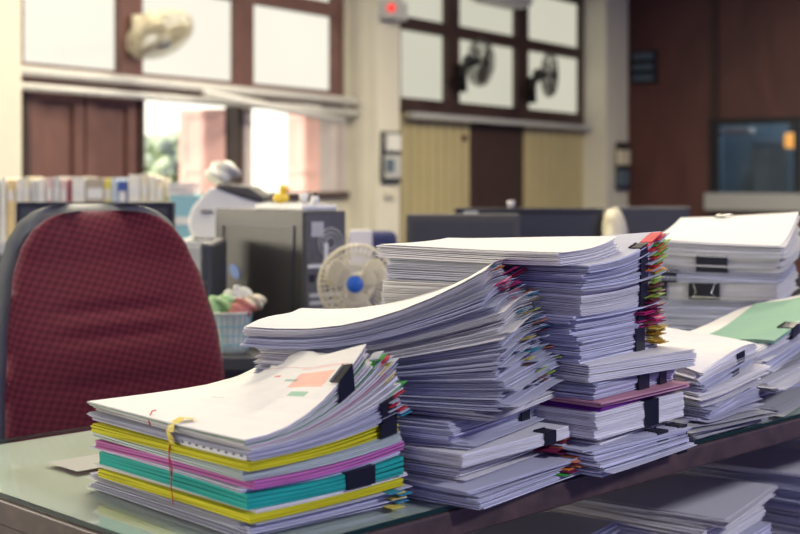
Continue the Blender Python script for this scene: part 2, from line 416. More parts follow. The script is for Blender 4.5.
# doors and panels in the right bay
def door(n, a, b_, mat, z1=ZB-.13, groove=True, knob=None):
    ta, tb = tw(a), tw(b_); d = MB(); wbox(d, ta, tb, -.08, -.02, .4, z1)
    if groove:
        k = 8
        for i in range(k): wbox(d, ta+(tb-ta)*i/k+.01, ta+(tb-ta)*(i+1)/k-.01, -.02, 0, .42, z1-.02)
    o = struct(d.build('door_%d' % n, mat))
    if knob:
        kb = MB(); c = wp(tw(knob[0]), .03, zw(knob[1], tw(knob[0]))); kb.blob(c, .03, .03, .03, 1, 0); kb.build('door_handle', M['brown'], o, smooth=True)
door(1, 401, 470, M['creamdoor'], knob=(462, 138)); door(2, 470, 525, M['darkbrown'], groove=False); door(3, 525, 588, M['creamdoor'])
w = MB(); wbox(w, tw(401), tw(590), .06, .14, ZB-.19, ZB-.14); struct(w.build('trim_2', M['lightgrey']))
# pale rails under the left clerestory
w = MB(); a = wp(tw(22, .3), .12, 1.80); b_ = wp(TCM[0], .12, 1.78)
w.tube([a, a+(b_-a)*.5, b_], .035, 8); w.tube([a-Vector((0, 0, .1)), b_-Vector((0, 0, .1))], .028, 8)
for k in (.2, .5, .8): p = a+(b_-a)*k; w.tube([p-WN*.12, p+WN*.03], .02, 6)
o = w.build('wall_pipes', M['white'], smooth=True); tag(o, 'pair of pale grey pipes along the wall under the left windows', 'pipes')
o = MB().tube([wp(tw(205, .25), .25, zw(93, tw(205, .25), .25)), wp(tw(343, .25), .25, zw(121, tw(343, .25), .25))], .03, 8).build('curtain_rod', M['white'], smooth=True)
tag(o, 'grey rod slanting down from the pipes towards the middle pillar', 'rod')
# right wall edge (outdoor side) foliage seen through the open window
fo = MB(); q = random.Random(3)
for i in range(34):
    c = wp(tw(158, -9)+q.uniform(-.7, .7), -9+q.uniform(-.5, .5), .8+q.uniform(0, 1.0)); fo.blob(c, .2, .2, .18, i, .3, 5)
o = fo.build('bush', M['leaf']); tag(o, 'leafy bush outside the open window, sunlit paleness in its colour', 'bush')
st = MB(); c = wp(tw(158, -9), -9, 0); st.tube([c, c+Vector((0, 0, 1.2))], .05, 8); st.build('stem', M['brown'], o)

# ---------------------------------------------------------------- fans
def fan(name, c, face, rad, label, group=None, hub=M['black'], guard=M['lightgrey'], blade=M['lightgrey'], body=M['black'], stand=None, arm=None, nsp=36, wire=.0035):
    """c centre of the guard, face: direction the fan blows"""
    c = Vector(c); n = Vector(face).normalized(); u = n.cross(Vector((0, 0, 1))).normalized(); v = u.cross(n).normalized()
    fr = lambda x, y, z: c+u*x+v*y+n*z
    root = empty(name, c, label, 'fan', group)
    g_ = MB()
    for rr, zz in ((1, 0), (.96, .22), (.8, .36), (.5, .44), (.25, .46), (.96, -.2), (.75, -.32), (.4, -.36)):
        g_.tube([fr(rad*rr*cos(2*pi*k/36), rad*rr*sin(2*pi*k/36), rad*zz*.8) for k in range(36)], wire*(2.2 if rr == 1 else 1), 5, True)
    for k in range(nsp):
        a = 2*pi*k/nsp
        g_.tube([fr(rad*rr*cos(a), rad*rr*sin(a), rad*zz*.8) for rr, zz in ((.16, .46), (.5, .44), (.8, .36), (.96, .2), (1, 0), (.95, -.2), (.75, -.32), (.35, -.36))], wire*.7, 4)
    g_.build('guard', guard, root, smooth=True)
    h = MB(); h.lathe([(.0001, rad*.40), (rad*.2, rad*.39), (rad*.235, rad*.34), (rad*.235, rad*.22), (rad*.1, rad*.2)], fr, 24); h.build('hub', hub, root, smooth=True)
    mo = MB(); mo.lathe([(.0001, -rad*.75), (rad*.2, -rad*.73), (rad*.28, -rad*.6), (rad*.3, -rad*.38), (rad*.2, -rad*.3), (rad*.1, 0), (rad*.1, rad*.2)], fr, 24); mo.build('motor', body, root, smooth=True)
    for k in range(3):
        a0 = 2*pi*k/3+.5; b = MB(); vs = []; fs = []
        nr, na = 6, 7
        for i in range(nr+1):
            r_ = rad*(.15+.72*i/nr); wdt = .35+.55*sin(pi*min(1, .15+.8*i/nr))
            for j in range(na+1):
                a = a0+(j/na-.5)*wdt*1.5; z = rad*(.1+.16*(j/na-.5))
                vs.append(fr(r_*cos(a), r_*sin(a), z))
        for i in range(nr):
            for j in range(na):
                p = i*(na+1)+j; fs.append((p, p+1, p+na+2, p+na+1))
        b.add(vs, fs); bo = b.build('blade', blade, root, smooth=True); md = bo.modifiers.new('thick', 'SOLIDIFY'); md.thickness = rad*.015
    if stand:                                             # desk stand
        s_ = MB(); base = Vector((c.x, c.y, stand)) - n*rad*.3
        s_.lathe([(rad*.7, 0), (rad*.72, .01), (rad*.6, .025), (rad*.15, .035), (rad*.12, .05)], frame(base, (1, 0, 0), (0, 1, 0)), 28)
        s_.tube([base+Vector((0, 0, .03)), Vector((base.x, base.y, c.z)) - n*rad*.2], rad*.12, 10)
        s_.build('stand', body, root, smooth=True)
    if arm:
        arms = MB(); w0 = Vector(arm); back = c-n*rad*.6
        arms.tube([w0+Vector((0, 0, -.12)), w0+Vector((0, 0, .16))], rad*.2, 8)
        arms.tube([w0, w0+(back-w0)*.6-Vector((0, 0, .02)), back], rad*.13, 8)
        arms.build('wall_bracket', body, root, smooth=True)
    return root
# left ivory wall fan, tilted, seen from below-side
t_ = tw(160, .6); c = wp(t_, .6, zw(34, t_, .6)); tb = tw(136, .06)
fan('wall_fan', c, Vector((.46, -.30, -.84)), .23, 'ivory wall fan tilted down in front of the left panes', 'wall fans', M['lightgrey'], M['ivory'], M['ivory'], M['ivory'], arm=wp(tb, .08, zw(38, tb, .06)))
for px, py, pb, pyb, lab, fdir in ((480, 62, 459, 92, 'dark wall fan with a round wire guard on the middle right-hand pane', WN*.55+WD*.8),
                                   (549, 75, 529, 104, 'dark wall fan turned sideways in front of the last pane', WN*.7+WD*.5+Vector((.2, 0, 0)))):
    t_ = tw(px, .5); tb = tw(pb, .06); c = wp(t_, .5, zw(py, t_, .5))
    fan('wall_fan', c, fdir, .225, lab, 'wall fans', M['black'], M['grey'], M['grey'], M['black'], arm=wp(tb, .1, zw(pyb-12, tb, .06)))

# boxes on pillars
def pbox(name, px0, px1, py0, py1, off, dep, mat, label, cat, bev=.01):
    ta, tb = tw(px0, off), tw(px1, off); y0 = zw(py1, ta, off); y1 = zw(py0, ta, off)
    m_ = MB(); wbox(m_, ta, tb, off, off+dep, y0, y1); o = m_.build(name, mat, bevel=bev); tag(o, label, cat)
    def sub(nm, a, b_, c0, c1, d0, d1, mt, **k):
        q = MB(); wbox(q, tw(a, off+d0), tw(b_, off+d0), off+d0, off+d1, zw(c1, ta, off), zw(c0, ta, off)); return q.build(nm, mt, o, **k)
    return o, sub
o, sub = pbox('electric_meter', 380, 398, 131, 184, .32, .03, M['darkgrey'], 'electric meter on a dark backing board on the middle pillar', 'meter')
sub('fuse_box', 385, 395, 134, 151, .03, .1, M['white'], bevel=.01)
s_ = sub('meter_case', 383, 396.5, 155, 179, .03, .09, M['lightgrey'], bevel=.02)
sub('dial', 386, 394, 159, 172, .09, .095, M['bluegrey'])
o, sub = pbox('socket', 384, 393, 191, 199, .32, .03, M['ivory'], 'small ivory socket below the meter on the middle pillar', 'socket')
sub('face_plate', 386, 391, 192.5, 197.5, .03, .035, M['lightgrey'])
o, sub = pbox('alarm_box', 378, 397, 0, 19, .32, .12, M['lightgrey'], 'pale alarm box with a red lamp high on the middle pillar', 'alarm', .02)
t_ = tw(398, .45); q = MB(); q.blob(wp(t_-.1, .45, zw(9, t_, .45)), .04, .04, .04, 1, 0); lo_ = q.build('lamp', M['redlamp'], o, smooth=True); lo_['label'] = 'glowing red lamp'
o, sub = pbox('switch_box', 615, 627, 142, 190, .3, .05, M['black'], 'tall black switch box on the right pillar', 'switch')
sub('cover', 616.5, 621, 150, 165, .05, .1, M['ivory']); sub('cover', 622, 626, 150, 165, .05, .1, M['ivory']); sub('switch', 617, 626, 170, 186, .05, .09, M['bluegrey'])
# unlit lamp box above the right panes
t_ = tw(488, .35); t2 = tw(529, .35); m_ = MB(); wbox(m_, t_, t2, .1, .4, zw(6, t2, .35), zw(-4, t2, .35)); o = m_.build('wall_lamp', M['lightgrey'], bevel=.02)
tag(o, 'long grey unlit lamp box above the right-hand panes', 'lamp'); m_ = MB(); wbox(m_, t_+.05, t2-.05, .15, .35, zw(6, t2, .35)-.03, zw(6, t2, .35)); m_.build('tube', M['white'], o)
# vent on the far wall
a, b_ = sf(632), sf(658); z0, z1 = zf(84, a), zf(52, a)
m_ = MB(); fbox(m_, a, b_, 0, .04, z0, z1); o = m_.build('wall_vent', M['black']); tag(o, 'small dark louvred vent high on the brown far wall', 'vent')
for k in range(3):
    m_ = MB(); za = z0+(z1-z0)*(k+.18)/3; fbox(m_, a+.04, b_-.04, .04, .09, za, za+(z1-z0)*.2); m_.build('slat', M['bluegrey'], o)

# ---------------------------------------------------------------- desk
DD = Vector((.705, .709, 0)).normalized(); DNn = Vector((-.709, .705, 0)).normalized(); DC = Vector((-.168, 1.18, 0))
dfr = lambda a, b_, z: DC+DD*a+DNn*b_+Vector((0, 0, z))
DL, DW = 2.6, .68
desk = empty('desk', dfr(DL/2, DW/2, 0), 'dark wooden office desk under a glass sheet, carrying the paper stacks', 'desk')
MB().box(0, DL, 0, DW, DT-.036, DT-.006, dfr).build('desk_top', M['desk'], desk, bevel=.003)
MB().box(.012, DL-.012, .012, DW-.012, DT-.006, DT-.0051, dfr).build('lining_sheet', M['desk_top'], desk)
MB().box(.004, DL-.004, .004, DW-.004, DT-.005, DT, dfr).build('glass_sheet', M['glass'], desk)
ge = MB()
for q in ((.002, DL-.002, .002, .004), (.002, DL-.002, DW-.004, DW-.002), (.002, .004, .004, DW-.004), (DL-.004, DL-.002, .004, DW-.004)): ge.box(q[0], q[1], q[2], q[3], DT-.005, DT-.0002, dfr)
ge.build('glass_rim', M['glass_edge'], desk)
for a, b_ in ((.05, .05), (DL-.05, .05), (.05, DW-.05), (DL-.05, DW-.05)):
    MB().box(a-.025, a+.025, b_-.025, b_+.025, 0, DT-.036, dfr).build('leg', M['desk'], desk, bevel=.003)
MB().box(.05, DL-.05, DW-.06, DW-.045, DT-.12, DT-.036, dfr).build('apron', M['desk'], desk)
MB().box(.04, .055, .05, DW-.05, DT-.12, DT-.036, dfr).build('apron', M['desk'], desk)
# slip of paper under the glass
o = MB().box(.12, .22, .43, .50, DT, DT+.0006, dfr).build('paper_slip', M['greypaper']); tag(o, 'thin pale slip of paper lying flat on the bare glass beside the front stack', 'paper')

# ---------------------------------------------------------------- paper piles
ORD = ['lowest', 'second', 'third', 'fourth', 'fifth', 'sixth', 'seventh', 'eighth', 'ninth', 'tenth', 'eleventh', 'twelfth', 'thirteenth']
class Pile:
    LA, LB = .297, .21
    def __init__(s, N0, A, seed, p=2.4, base=DT, LA=.297, LB=.21, drift=0, wf=1.6):
        s.drift = drift
        s.N = Vector((N0[0], N0[1], 0)); s.A = Vector((A[0], A[1], 0)).normalized(); s.B = Vector((s.A.y, -s.A.x, 0))
        if s.B.y < 0: s.B = -s.B
        s.q = random.Random(seed); s.p = p; s.LA, s.LB = LA, LB
        s.z0 = base+.0004
        s.c = [0.0]*7                       # R, F, L, N corner lifts, slopes a, b ; index 6 flat height
        s.w = [[s.q.uniform(-wf, wf), s.q.uniform(-wf, wf), s.q.uniform(0, 6.28), 0.0] for _ in range(5)]
        s.h = 0.0
    def fld(s, a, b, c, w, h):
        a = max(-.15, min(1.15, a)); b = max(-.15, min(1.15, b))
        bb = max(b, 0)**s.p; aa = max(a, 0)**s.p; ia = max(1-a, 0); ib = max(1-b, 0)
        z = h+c[0]*bb*min(1.15, ia)+c[1]*bb*max(0, min(1, a))+c[2]*aa*min(1, ib)+c[3]*(min(1.15, ia)**s.p)*(min(1.15, ib)**s.p)+c[4]*a+c[5]*b+c[6]*min(1.2, ia)**s.p
        for fa, fb, ph, k in w: z += k*cos(3.14*(fa*a+fb*b)+ph)
        return z
    def xy(s, pa, pb): return s.N+s.A*pa+s.B*pb
    def bundle(s, name, n, th, off=(0, 0), rot=0, size=None, mat='paper', lift=None, jit=.0012, wav=.0006, top=None, body=.62, label='', cat='papers', group=None, grid=(9, 9), jr=.35, short=0, fan=0, lean=(0, 0), mess=1.0, dens=1.5):
        n = max(3, int(n*dens)) if n > 4 else n
        """lift: corner lifts (R,F,L,N,slope a,slope b) that this bundle adds; returns dict with the fields for clips and tabs"""
        LA, LB = size or (s.LA, s.LB); q = s.q
        lift = list(lift or (0, 0, 0, 0, 0, 0)); lift += [0]*(7-len(lift))
        mb = MB(); uv = []; uvp = []; na, nb = grid
        low = (list(s.c), [list(x) for x in s.w], s.h)
        ca, cb = LA/2+off[0], LB/2+off[1]
        mats = mat if isinstance(mat, list) else [mat]
        flds = []; ga = gb = gr = 0.0; nxt = 0
        wts = [q.choice((.6, .8, 1, 1, 1.2, 1.7)) for _ in range(n)]; wsum = sum(wts)
        for i in range(n):
            dt = th*wts[i]/wsum; body_i = min(.96, body*q.choice((.75, 1, 1.1, 1.35))) if body < .85 else body; k0 = (list(s.c), [list(x) for x in s.w], s.h)
            oc = [x for x in s.c]
            for j in range(7): s.c[j] += lift[j]*wts[i]/wsum
            tot = 0
            for x in s.w:
                d = q.uniform(-1, 1)*wav*.35 - x[3]*.025*(1-s.drift)+s.drift*dt*.11
                d = max(-dt*.15, min(dt*.15, d)); x[3] += d; tot += abs(d)
            s.h += dt
            k1 = (list(s.c), [list(x) for x in s.w], s.h)
            if i >= nxt:                              # clipped sets of a few leaves shift together
                nxt = i+q.randint(2, 6); ga, gb, gr = q.uniform(-2, 2)*jit*mess, q.uniform(-2, 2)*jit*mess, q.uniform(-1.1, 1.1)*mess*min(1, jit/.0015)
            ja, jb = ga+q.uniform(-jit, jit), gb+q.uniform(-jit, jit); ang = R(rot+gr+q.uniform(-jr, jr))
            if q.random() < .10 and jit > .001: ja += q.uniform(-5, 2)*jit; jb += q.uniform(-4, 1)*jit
            ja += lean[0]*i/n; jb += lean[1]*i/n
            fa = fan*(i/n-.5) if fan else 0
            ver = []; cs, sn = cos(ang+R(fa)), sin(ang+R(fa))
            o = len(mb.v)
            dep = lift_dep = s.c[0]
            for lay in (0, 1):
                for iu in range(na):
                    for iv in range(nb):
                        u = iu/(na-1); v = iv/(nb-1)
                        la = (u-.5)*LA; lb = (v-.5)*LB
                        # a curled sheet reaches less far
                        ia = max(0, 1-u); hgt = s.c[0]*ia+s.c[1]*u
                        sh = s.p*s.p*hgt*abs(hgt)/(2*(2*s.p-1)*LB) if hgt > 0 else 0
                        lb -= min(sh, .05)*v**(2*s.p-1)
                        if s.c[6] > 0: la += min(s.p*s.p*s.c[6]**2/(2*(2*s.p-1)*LA), .05)*(1-u)**(2*s.p-1)
                        pa = ca+cs*la-sn*lb+ja; pb = cb+sn*la+cs*lb+jb
                        a_, b_ = pa/s.LA, pb/s.LB
                        zlo = s.fld(a_, b_, *k0); zhi = s.fld(a_, b_, *k1)
                        gapt = max(zhi-zlo, dt*.2)
                        z = zlo+.00005 if lay == 0 else zlo+min(max(dt*body_i, gapt*.3), gapt*.93)
                        p = s.xy(pa, pb); mb.v.append((p.x, p.y, s.z0+z))
            nn = na*nb
            def fc(idx, hv, pg):
                mb.f.append(tuple(o+x for x in idx)); mb.mi.append(i % len(mats) if len(mats) > 1 else 0)
                uv.extend(hv); uvp.extend(pg)
            hz = s.h
            seed_u = q.uniform(0, 50)
            for iu in range(na-1):
                for iv in range(nb-1):
                    a0 = iu*nb+iv
                    U = [(iu/(na-1), iv/(nb-1)), ((iu+1)/(na-1), iv/(nb-1)), ((iu+1)/(na-1), (iv+1)/(nb-1)), (iu/(na-1), (iv+1)/(nb-1))]
                    # tops carry a constant UV (no leaf lines on a page)
                    fc((nn+a0, nn+a0+nb, nn+a0+nb+1, nn+a0+1), [(0.0137, .5)]*4, U)
                    fc((a0, a0+1, a0+nb+1, a0+nb), [(0.0137, .5)]*4, U)
            ring = [(iu, 0) for iu in range(na)]+[(na-1, iv) for iv in range(1, nb)]+[(iu, nb-1) for iu in range(na-2, -1, -1)]+[(0, iv) for iv in range(nb-2, 0, -1)]
            for k in range(len(ring)):
                x0 = ring[k]; x1 = ring[(k+1) % len(ring)]; i0 = x0[0]*nb+x0[1]; i1 = x1[0]*nb+x1[1]
                s0_ = k*.04+seed_u; s1_ = s0_+.04
                fc((i0, nn+i0, nn+i1, i1), [(s0_, hz), (s0_, hz+dt*body), (s1_, hz+dt*body), (s1_, hz)], [(-1, -1)]*4)
            flds.append((k0, k1, ja, jb, ang))
        # face orientation: make tops face up
        if s.A.cross(s.B).z < 0:
            newf = []; pos = 0; uv2 = []; uvp2 = []
            for f in mb.f:
                k = len(f); newf.append(tuple(reversed(f))); uv2 += list(reversed(uv[pos:pos+k])); uvp2 += list(reversed(uvp[pos:pos+k])); pos += k
            mb.f = newf; uv, uvp = uv2, uvp2
        mb.uv = {'UVMap': uv, 'Page': uvp}
        o = mb.build(name, [M[x] for x in mats] if len(mats) > 1 else M[mats[0]])
        if top:
            o.data.materials.append(M[top]); mi = len(o.data.materials)-1
            per = 2*(na-1)*(nb-1)+2*(na+nb)-4
            st_ = (n-1)*per
            for k in range(st_, st_+2*(na-1)*(nb-1)): o.data.polygons[k].material_index = mi
        # smooth the pages only
        tag(o, label, cat, group)
        info = dict(o=o, low=low, high=(list(s.c), [list(x) for x in s.w], s.h), LA=LA, LB=LB, ca=ca, cb=cb, rot=R(rot), flds=flds, n=n, mats=mats)
        return info
    def edge_pt(s, bi, side, t, st, inset=0, lateral=0):
        """point on a bundle edge. side 'L' = long left-hand face (b=0), 'R' = short right-hand face (a=0), 'K' = back face. st = field state"""
        LA, LB = bi['LA'], bi['LB']
        if side == 'L': la, lb = (t-.5)*LA, -LB/2+inset
        elif side == 'R':
            la, lb = -LA/2+inset, (t-.5)*LB
            hgt = max(0, st[0][0]); lb -= min(s.p*s.p*hgt*hgt/(2*(2*s.p-1)*LB), .05)*t**(2*s.p-1)
        else: la, lb = (t-.5)*LA, LB/2-inset
        if st[0][6] > 0:
            u = la/LA+.5; la += min(s.p*s.p*st[0][6]**2/(2*(2*s.p-1)*LA), .05)*(max(0, 1-u))**(2*s.p-1)
        cs, sn = cos(bi['rot']), sin(bi['rot'])
        pa = bi['ca']+cs*la-sn*lb; pb = bi['cb']+sn*la+cs*lb
        z = s.fld(pa/s.LA, pb/s.LB, *st); p = s.xy(pa, pb)
        return Vector((p.x, p.y, s.z0+z))
    def clip(s, bi, side, t, wdt=.03, dep=.014, steel=True, handles='out', h0=None, h1=None):
        """black binder clip gripping a bundle at an edge"""
        L = bi['LA'] if side in 'LK' else bi['LB']
        dt_ = wdt/L/2
        pts = {}
        lo_s, hi_s = h0 or bi['low'], h1 or bi['high']
        P = lambda tt, st, ins: s.edge_pt(bi, side, tt, st, ins)
        m_ = MB(); e = .0008; out = -.0028
        vs = []
        for tt in (t-dt_, t+dt_):
            up = Vector((0, 0, 1))
            a0 = P(tt, lo_s, dep)+up*.0001; a1 = P(tt, lo_s, out)-up*.0004; a2 = P(tt, hi_s, out)+up*.0010; a3 = P(tt, hi_s, dep)+up*.0002
            b0 = P(tt, lo_s, dep)+up*.0006; b1 = P(tt, lo_s, -.0008)+up*.0006; b2 = P(tt, hi_s, -.0008)-up*.0001; b3 = P(tt, hi_s, dep)+up*.0010
            vs.append([a0, a1, a2, a3+up*.001, a3, b2, b1, b0])
        allv = vs[0]+vs[1]; k = 8
        fs = [(i, (i+1) % k, k+(i+1) % k, k+i) for i in range(k)]
        fs += [(7, 6, 1, 0), (6, 5, 2, 1), (5, 4, 3, 2), (8, 9, 14, 15), (9, 10, 13, 14), (10, 11, 12, 13)]
        m_.add(allv, fs)
        # rolled lips
        for st in (lo_s, hi_s):
            sg = 1 if st is hi_s else -1
            if sg > 0: m_.tube([P(t-dt_, st, dep)+Vector((0, 0, .0012)), P(t+dt_, st, dep)+Vector((0, 0, .0012))], .0012, 6)
        o = m_.build('binder_clip', M['clip'], bi['o']); o['label'] = 'black binder clip'
        if steel:
            hm = MB(); dd = .35*dt_
            if handles == 'down':       # handle hanging down over the spine
                A0 = P(t-dd*2, hi_s, -.004); A1 = P(t+dd*2, hi_s, -.004); h = (P(t, hi_s, 0)-P(t, lo_s, 0)).length*.85
                cmid = (A0+A1)/2
                q = [A0, A0+(cmid-A0)*.3-Vector((0, 0, h*.7)), cmid+(A0-cmid)*1.1-Vector((0, 0, h)), cmid+(A1-cmid)*1.1-Vector((0, 0, h)), A1+(cmid-A1)*.3-Vector((0, 0, h*.7)), A1]
            else:                       # folded flat over the page
                up = Vector((0, 0, .0024))
                q = [P(t-dd, hi_s, dep*.9)+up, P(t-dd*1.2, hi_s, dep*1.6)+up, P(t-dd*.5, hi_s, dep*2.3)+up, P(t+dd*.5, hi_s, dep*2.3)+up, P(t+dd*1.2, hi_s, dep*1.6)+up, P(t+dd, hi_s, dep*.9)+up]
            hm.tube(q, .0009, 6); ho = hm.build('handle', M['steel'], o, smooth=True); ho['label'] = 'silver wire handle'
        return o
    def tabs(s, bi, side, t0, t1, names, every=2, length=(.008, .016), wdt=(.010, .02), start=0, stop=None):
        """small coloured index strips sticking out between the leaves, one mesh each"""
        q = s.q; n = bi['n']; stop = stop or n; j = 0; start = int(start*1.5)
        for i in range(start, stop, every):
            k0, k1, ja, jb, ang = bi['flds'][i]
            tt = q.uniform(t0, t1); L = bi['LA'] if side in 'LK' else bi['LB']; w2 = q.uniform(*wdt)/L/2; ex = q.uniform(*length)
            z_ = Vector((0, 0, .0003))
            a = [s.edge_pt(bi, side, tt+sg*w2, k1, ins)-z_*(1) for sg, ins in ((-1, .012), (1, .012), (1, -ex), (-1, -ex))]
            m_ = MB(); m_.add([p-Vector((0, 0, .0001)) for p in a]+[p+Vector((0, 0, .0008)) for p in a], [(3, 2, 1, 0), (4, 5, 6, 7), (0, 1, 5, 4), (1, 2, 6, 5), (2, 3, 7, 6), (3, 0, 4, 7)])
            nm = names[j % len(names)] if q.random() < .7 else q.choice(names); j += 1
            o = m_.build('index_tab', M[nm], bi['o']); o['label'] = nm.replace('tab_', '')+' index tab'

# ---- front stack (S1)
S1 = Pile((-.147, 1.27), (-.69, .724), 11, 2.3)
g1 = 'bundles of the front stack'
def b1(i, *a, **k): return S1.bundle(*a, group=g1, **k)
x1 = b1(0, 'paper_bundle', 12, .016, (.006, .002), 1, mat='paper_b', jit=.002, size=(.3, .21), lift=(.004, 0, 0, 0, 0, .0), label='white papers at the very bottom of the front stack, on the glass')
x2 = b1(1, 'folder', 3, .008, (.000, -.001), 0, mat='yellow', size=(.282, .208), body=.9, wav=.003, label='lower yellow folder in the front stack, just under the teal one', lift=(.0, 0, 0, 0, 0, 0), cat='folder', jit=.001)
S1.tabs(x1, 'R', .86, .97, ['tab_yellow', 'tab_teal'], 3, (.01, .018))
x3 = b1(2, 'paper_bundle', 3, .004, (.004, .004), -1, mat='paper', label='few white sheets between the lower yellow folder and the teal folder')
x4 = b1(3, 'folder', 4, .015, (.001, -.000), .5, mat='teal', size=(.284, .209), body=.96, wav=.003, lift=(.006, 0, 0, 0, 0, 0), label='thick teal folder in the front stack held by a wide black clip', cat='folder', jit=.0007)
S1.clip(x4, 'R', .70, .040, .02, False, h0=x4['low'])
x5 = b1(4, 'paper_bundle', 3, .005, (.006, .003), 1, mat='paper_b', label='thin white bundle between the teal and the pink folder')
x6 = b1(5, 'folder', 3, .008, (.003, .0), -1.2, mat='pink', size=(.288, .208), body=.85, wav=.003, lift=(.002, 0, 0, 0, 0, 0), label='pink folder in the front stack above the teal one', cat='folder', jit=.001)
x7 = b1(6, 'paper_bundle', 7, .010, (.003, .002), .8, mat='palegreen', lift=(.002, 0, 0, 0, 0, 0), label='pale greenish papers between the pink and the upper yellow folder')
x8 = b1(7, 'folder', 4, .009, (.001, -.002), -.8, mat='yellow', size=(.282, .208), body=.88, wav=.003, lift=(.006, 0, 0, 0, 0, 0), label='upper yellow folder in the front stack, above the pink one', cat='folder', jit=.0015)
S1.clip(x8, 'R', .90, .024, .016, False)
x9 = b1(8, 'paper_bundle', 9, .010, (.002, .003), -.6, mat='paper_b', jit=.002, mess=.35, lean=(0, -.006), lift=(.018, .002, 0, 0, 0, 0), label='white bundle with a punched strip on the upper yellow folder of the front stack')
S1.tabs(x9, 'R', .9, .97, ['tab_teal', 'tab_grey', 'tab_red', 'tab_grey'], 2, (.004, .012))
S1.clip(x9, 'R', .88, .022, .014, False)
x10 = b1(9, 'paper_bundle', 13, .013, (.004, .008), .0, mat=['paper']*4+['salmon']+['paper']*4+['green_sheet']+['paper']*4+['green_sheet']+['paper']*5, mess=.35, jit=.0015, lean=(0, -.014), size=(.296, .211), lift=(.125, .0, 0, 0, 0, 0), label='topmost papers of the front stack, fanned up at the right with green tabs', top='page1')
S1.clip(x10, 'R', .60, .024, .012, False, h0=x10['flds'][10][0])
S1.tabs(x10, 'R', .90, .97, ['tab_green', 'tab_grey', 'tab_green', 'tab_grey', 'tab_grey', 'tab_yellow', 'tab_grey', 'tab_red', 'tab_grey'], 1, (.000, .005), (.014, .03), stop=11)
# punched strip: child of the white bundle
def strip(bi, pile, side, t0, t1, zc, hh, mat, name, parent, dots=0):
    m_ = MB(); k = 12; A_ = []
    for i in range(k+1):
        t = t0+(t1-t0)*i/k
        p = pile.edge_pt(bi, side, t, bi['low'] if zc < .5 else bi['high'], -.0025); A_.append(p)
    for i in range(k):
        a, b_ = A_[i], A_[i+1]; dn = Vector((0, 0, hh))
        n_ = (b_-a).cross(Vector((0, 0, 1))).normalized()*.0004
        m_.add([a+n_, b_+n_, b_+n_-dn, a+n_-dn, a-n_, b_-n_, b_-n_-dn, a-n_-dn], [(0, 1, 2, 3), (7, 6, 5, 4), (0, 4, 5, 1), (3, 2, 6, 7), (0, 3, 7, 4), (1, 5, 6, 2)])
    o = m_.build(name, mat, parent)
    for i in range(dots):
        t = t0+(t1-t0)*(i+.5)/dots; p = pile.edge_pt(bi, side, t, bi['low'] if zc < .5 else bi['high'], -.0032)-Vector((0, 0, hh*.5))
        q = pile.edge_pt(bi, side, t+.012, bi['low'] if zc < .5 else bi['high'], -.0032)-Vector((0, 0, hh*.5))
        d = (q-p); dn = Vector((0, 0, hh*.17)); nn = d.cross(Vector((0, 0, 1))).normalized()*.0006
        c_ = MB(); c_.add([p-dn-nn, q-dn-nn, q+dn-nn, p+dn-nn, p-dn+nn, q-dn+nn, q+dn+nn, p+dn+nn], [(0, 1, 2, 3), (7, 6, 5, 4), (0, 4, 5, 1), (3, 2, 6, 7), (0, 3, 7, 4), (1, 5, 6, 2)])
        c_.build('punch_hole', M['darkgrey'], o)
    return o
strip(x9, S1, 'L', .02, .40, 1, .009, M['white'], 'punched_strip', x9['o'], 9)
# yellow ribbon and red string on the left face
def face_pt(t, z, out=.004):
    p = S1.edge_pt(x10, 'L', t, x10['high'], -out-.006); return Vector((p.x, p.y, z))
ztop = S1.edge_pt(x10, 'L', .5, x10['high']).z
m_ = MB(); prof = [(.40, ztop+.002, -.02), (.41, ztop+.004, -.006), (.42, ztop-.001, .004), (.43, ztop-.010, .007), (.43, ztop-.018, .005), (.42, ztop-.024, .004)]
for i in range(len(prof)-1):
    (ta, za, oa), (tb_, zb, ob) = prof[i], prof[i+1]
    a = face_pt(ta-.022, za, oa+.003); b_ = face_pt(ta+.022, za, oa); c = face_pt(tb_+.022, zb, ob); d = face_pt(tb_-.022, zb, ob)
    e_ = Vector((-.0002, -.0006, .0004))
    m_.add([a, b_, c, d, a+e_, b_+e_, c+e_, d+e_], [(0, 1, 2, 3), (7, 6, 5, 4), (0, 4, 5, 1), (3, 2, 6, 7), (0, 3, 7, 4), (1, 5, 6, 2)])
o = m_.build('ribbon', M['tab_yellow'], x10['o']); o['label'] = 'pale yellow ribbon'
sp = [(face_pt(.62, ztop+.003, -.012)), face_pt(.60, ztop+.004, -.004), face_pt(.59, ztop-.004, .003), face_pt(.575, ztop-.010, .003)]
MB().tube(sp, .0008, 6).build('string', M['redstring'], x10['o'], smooth=True)
zs = [ztop-.024-(ztop-.024-(DT+.012))*i/10 for i in range(11)]
o = MB().tube([face_pt(.43-.002*i+.004*sin(i*1.3), zs[i], .007+.001*sin(i)) for i in range(11)], .0007, 6)
o.tube([face_pt(.425+.008*sin(i*.8), zs[i], .0075) for i in range(6)], .0006, 6)
o = o.build('string', M['redstring'], smooth=True); tag(o, 'thin red string hanging down the left face of the front stack', 'string')

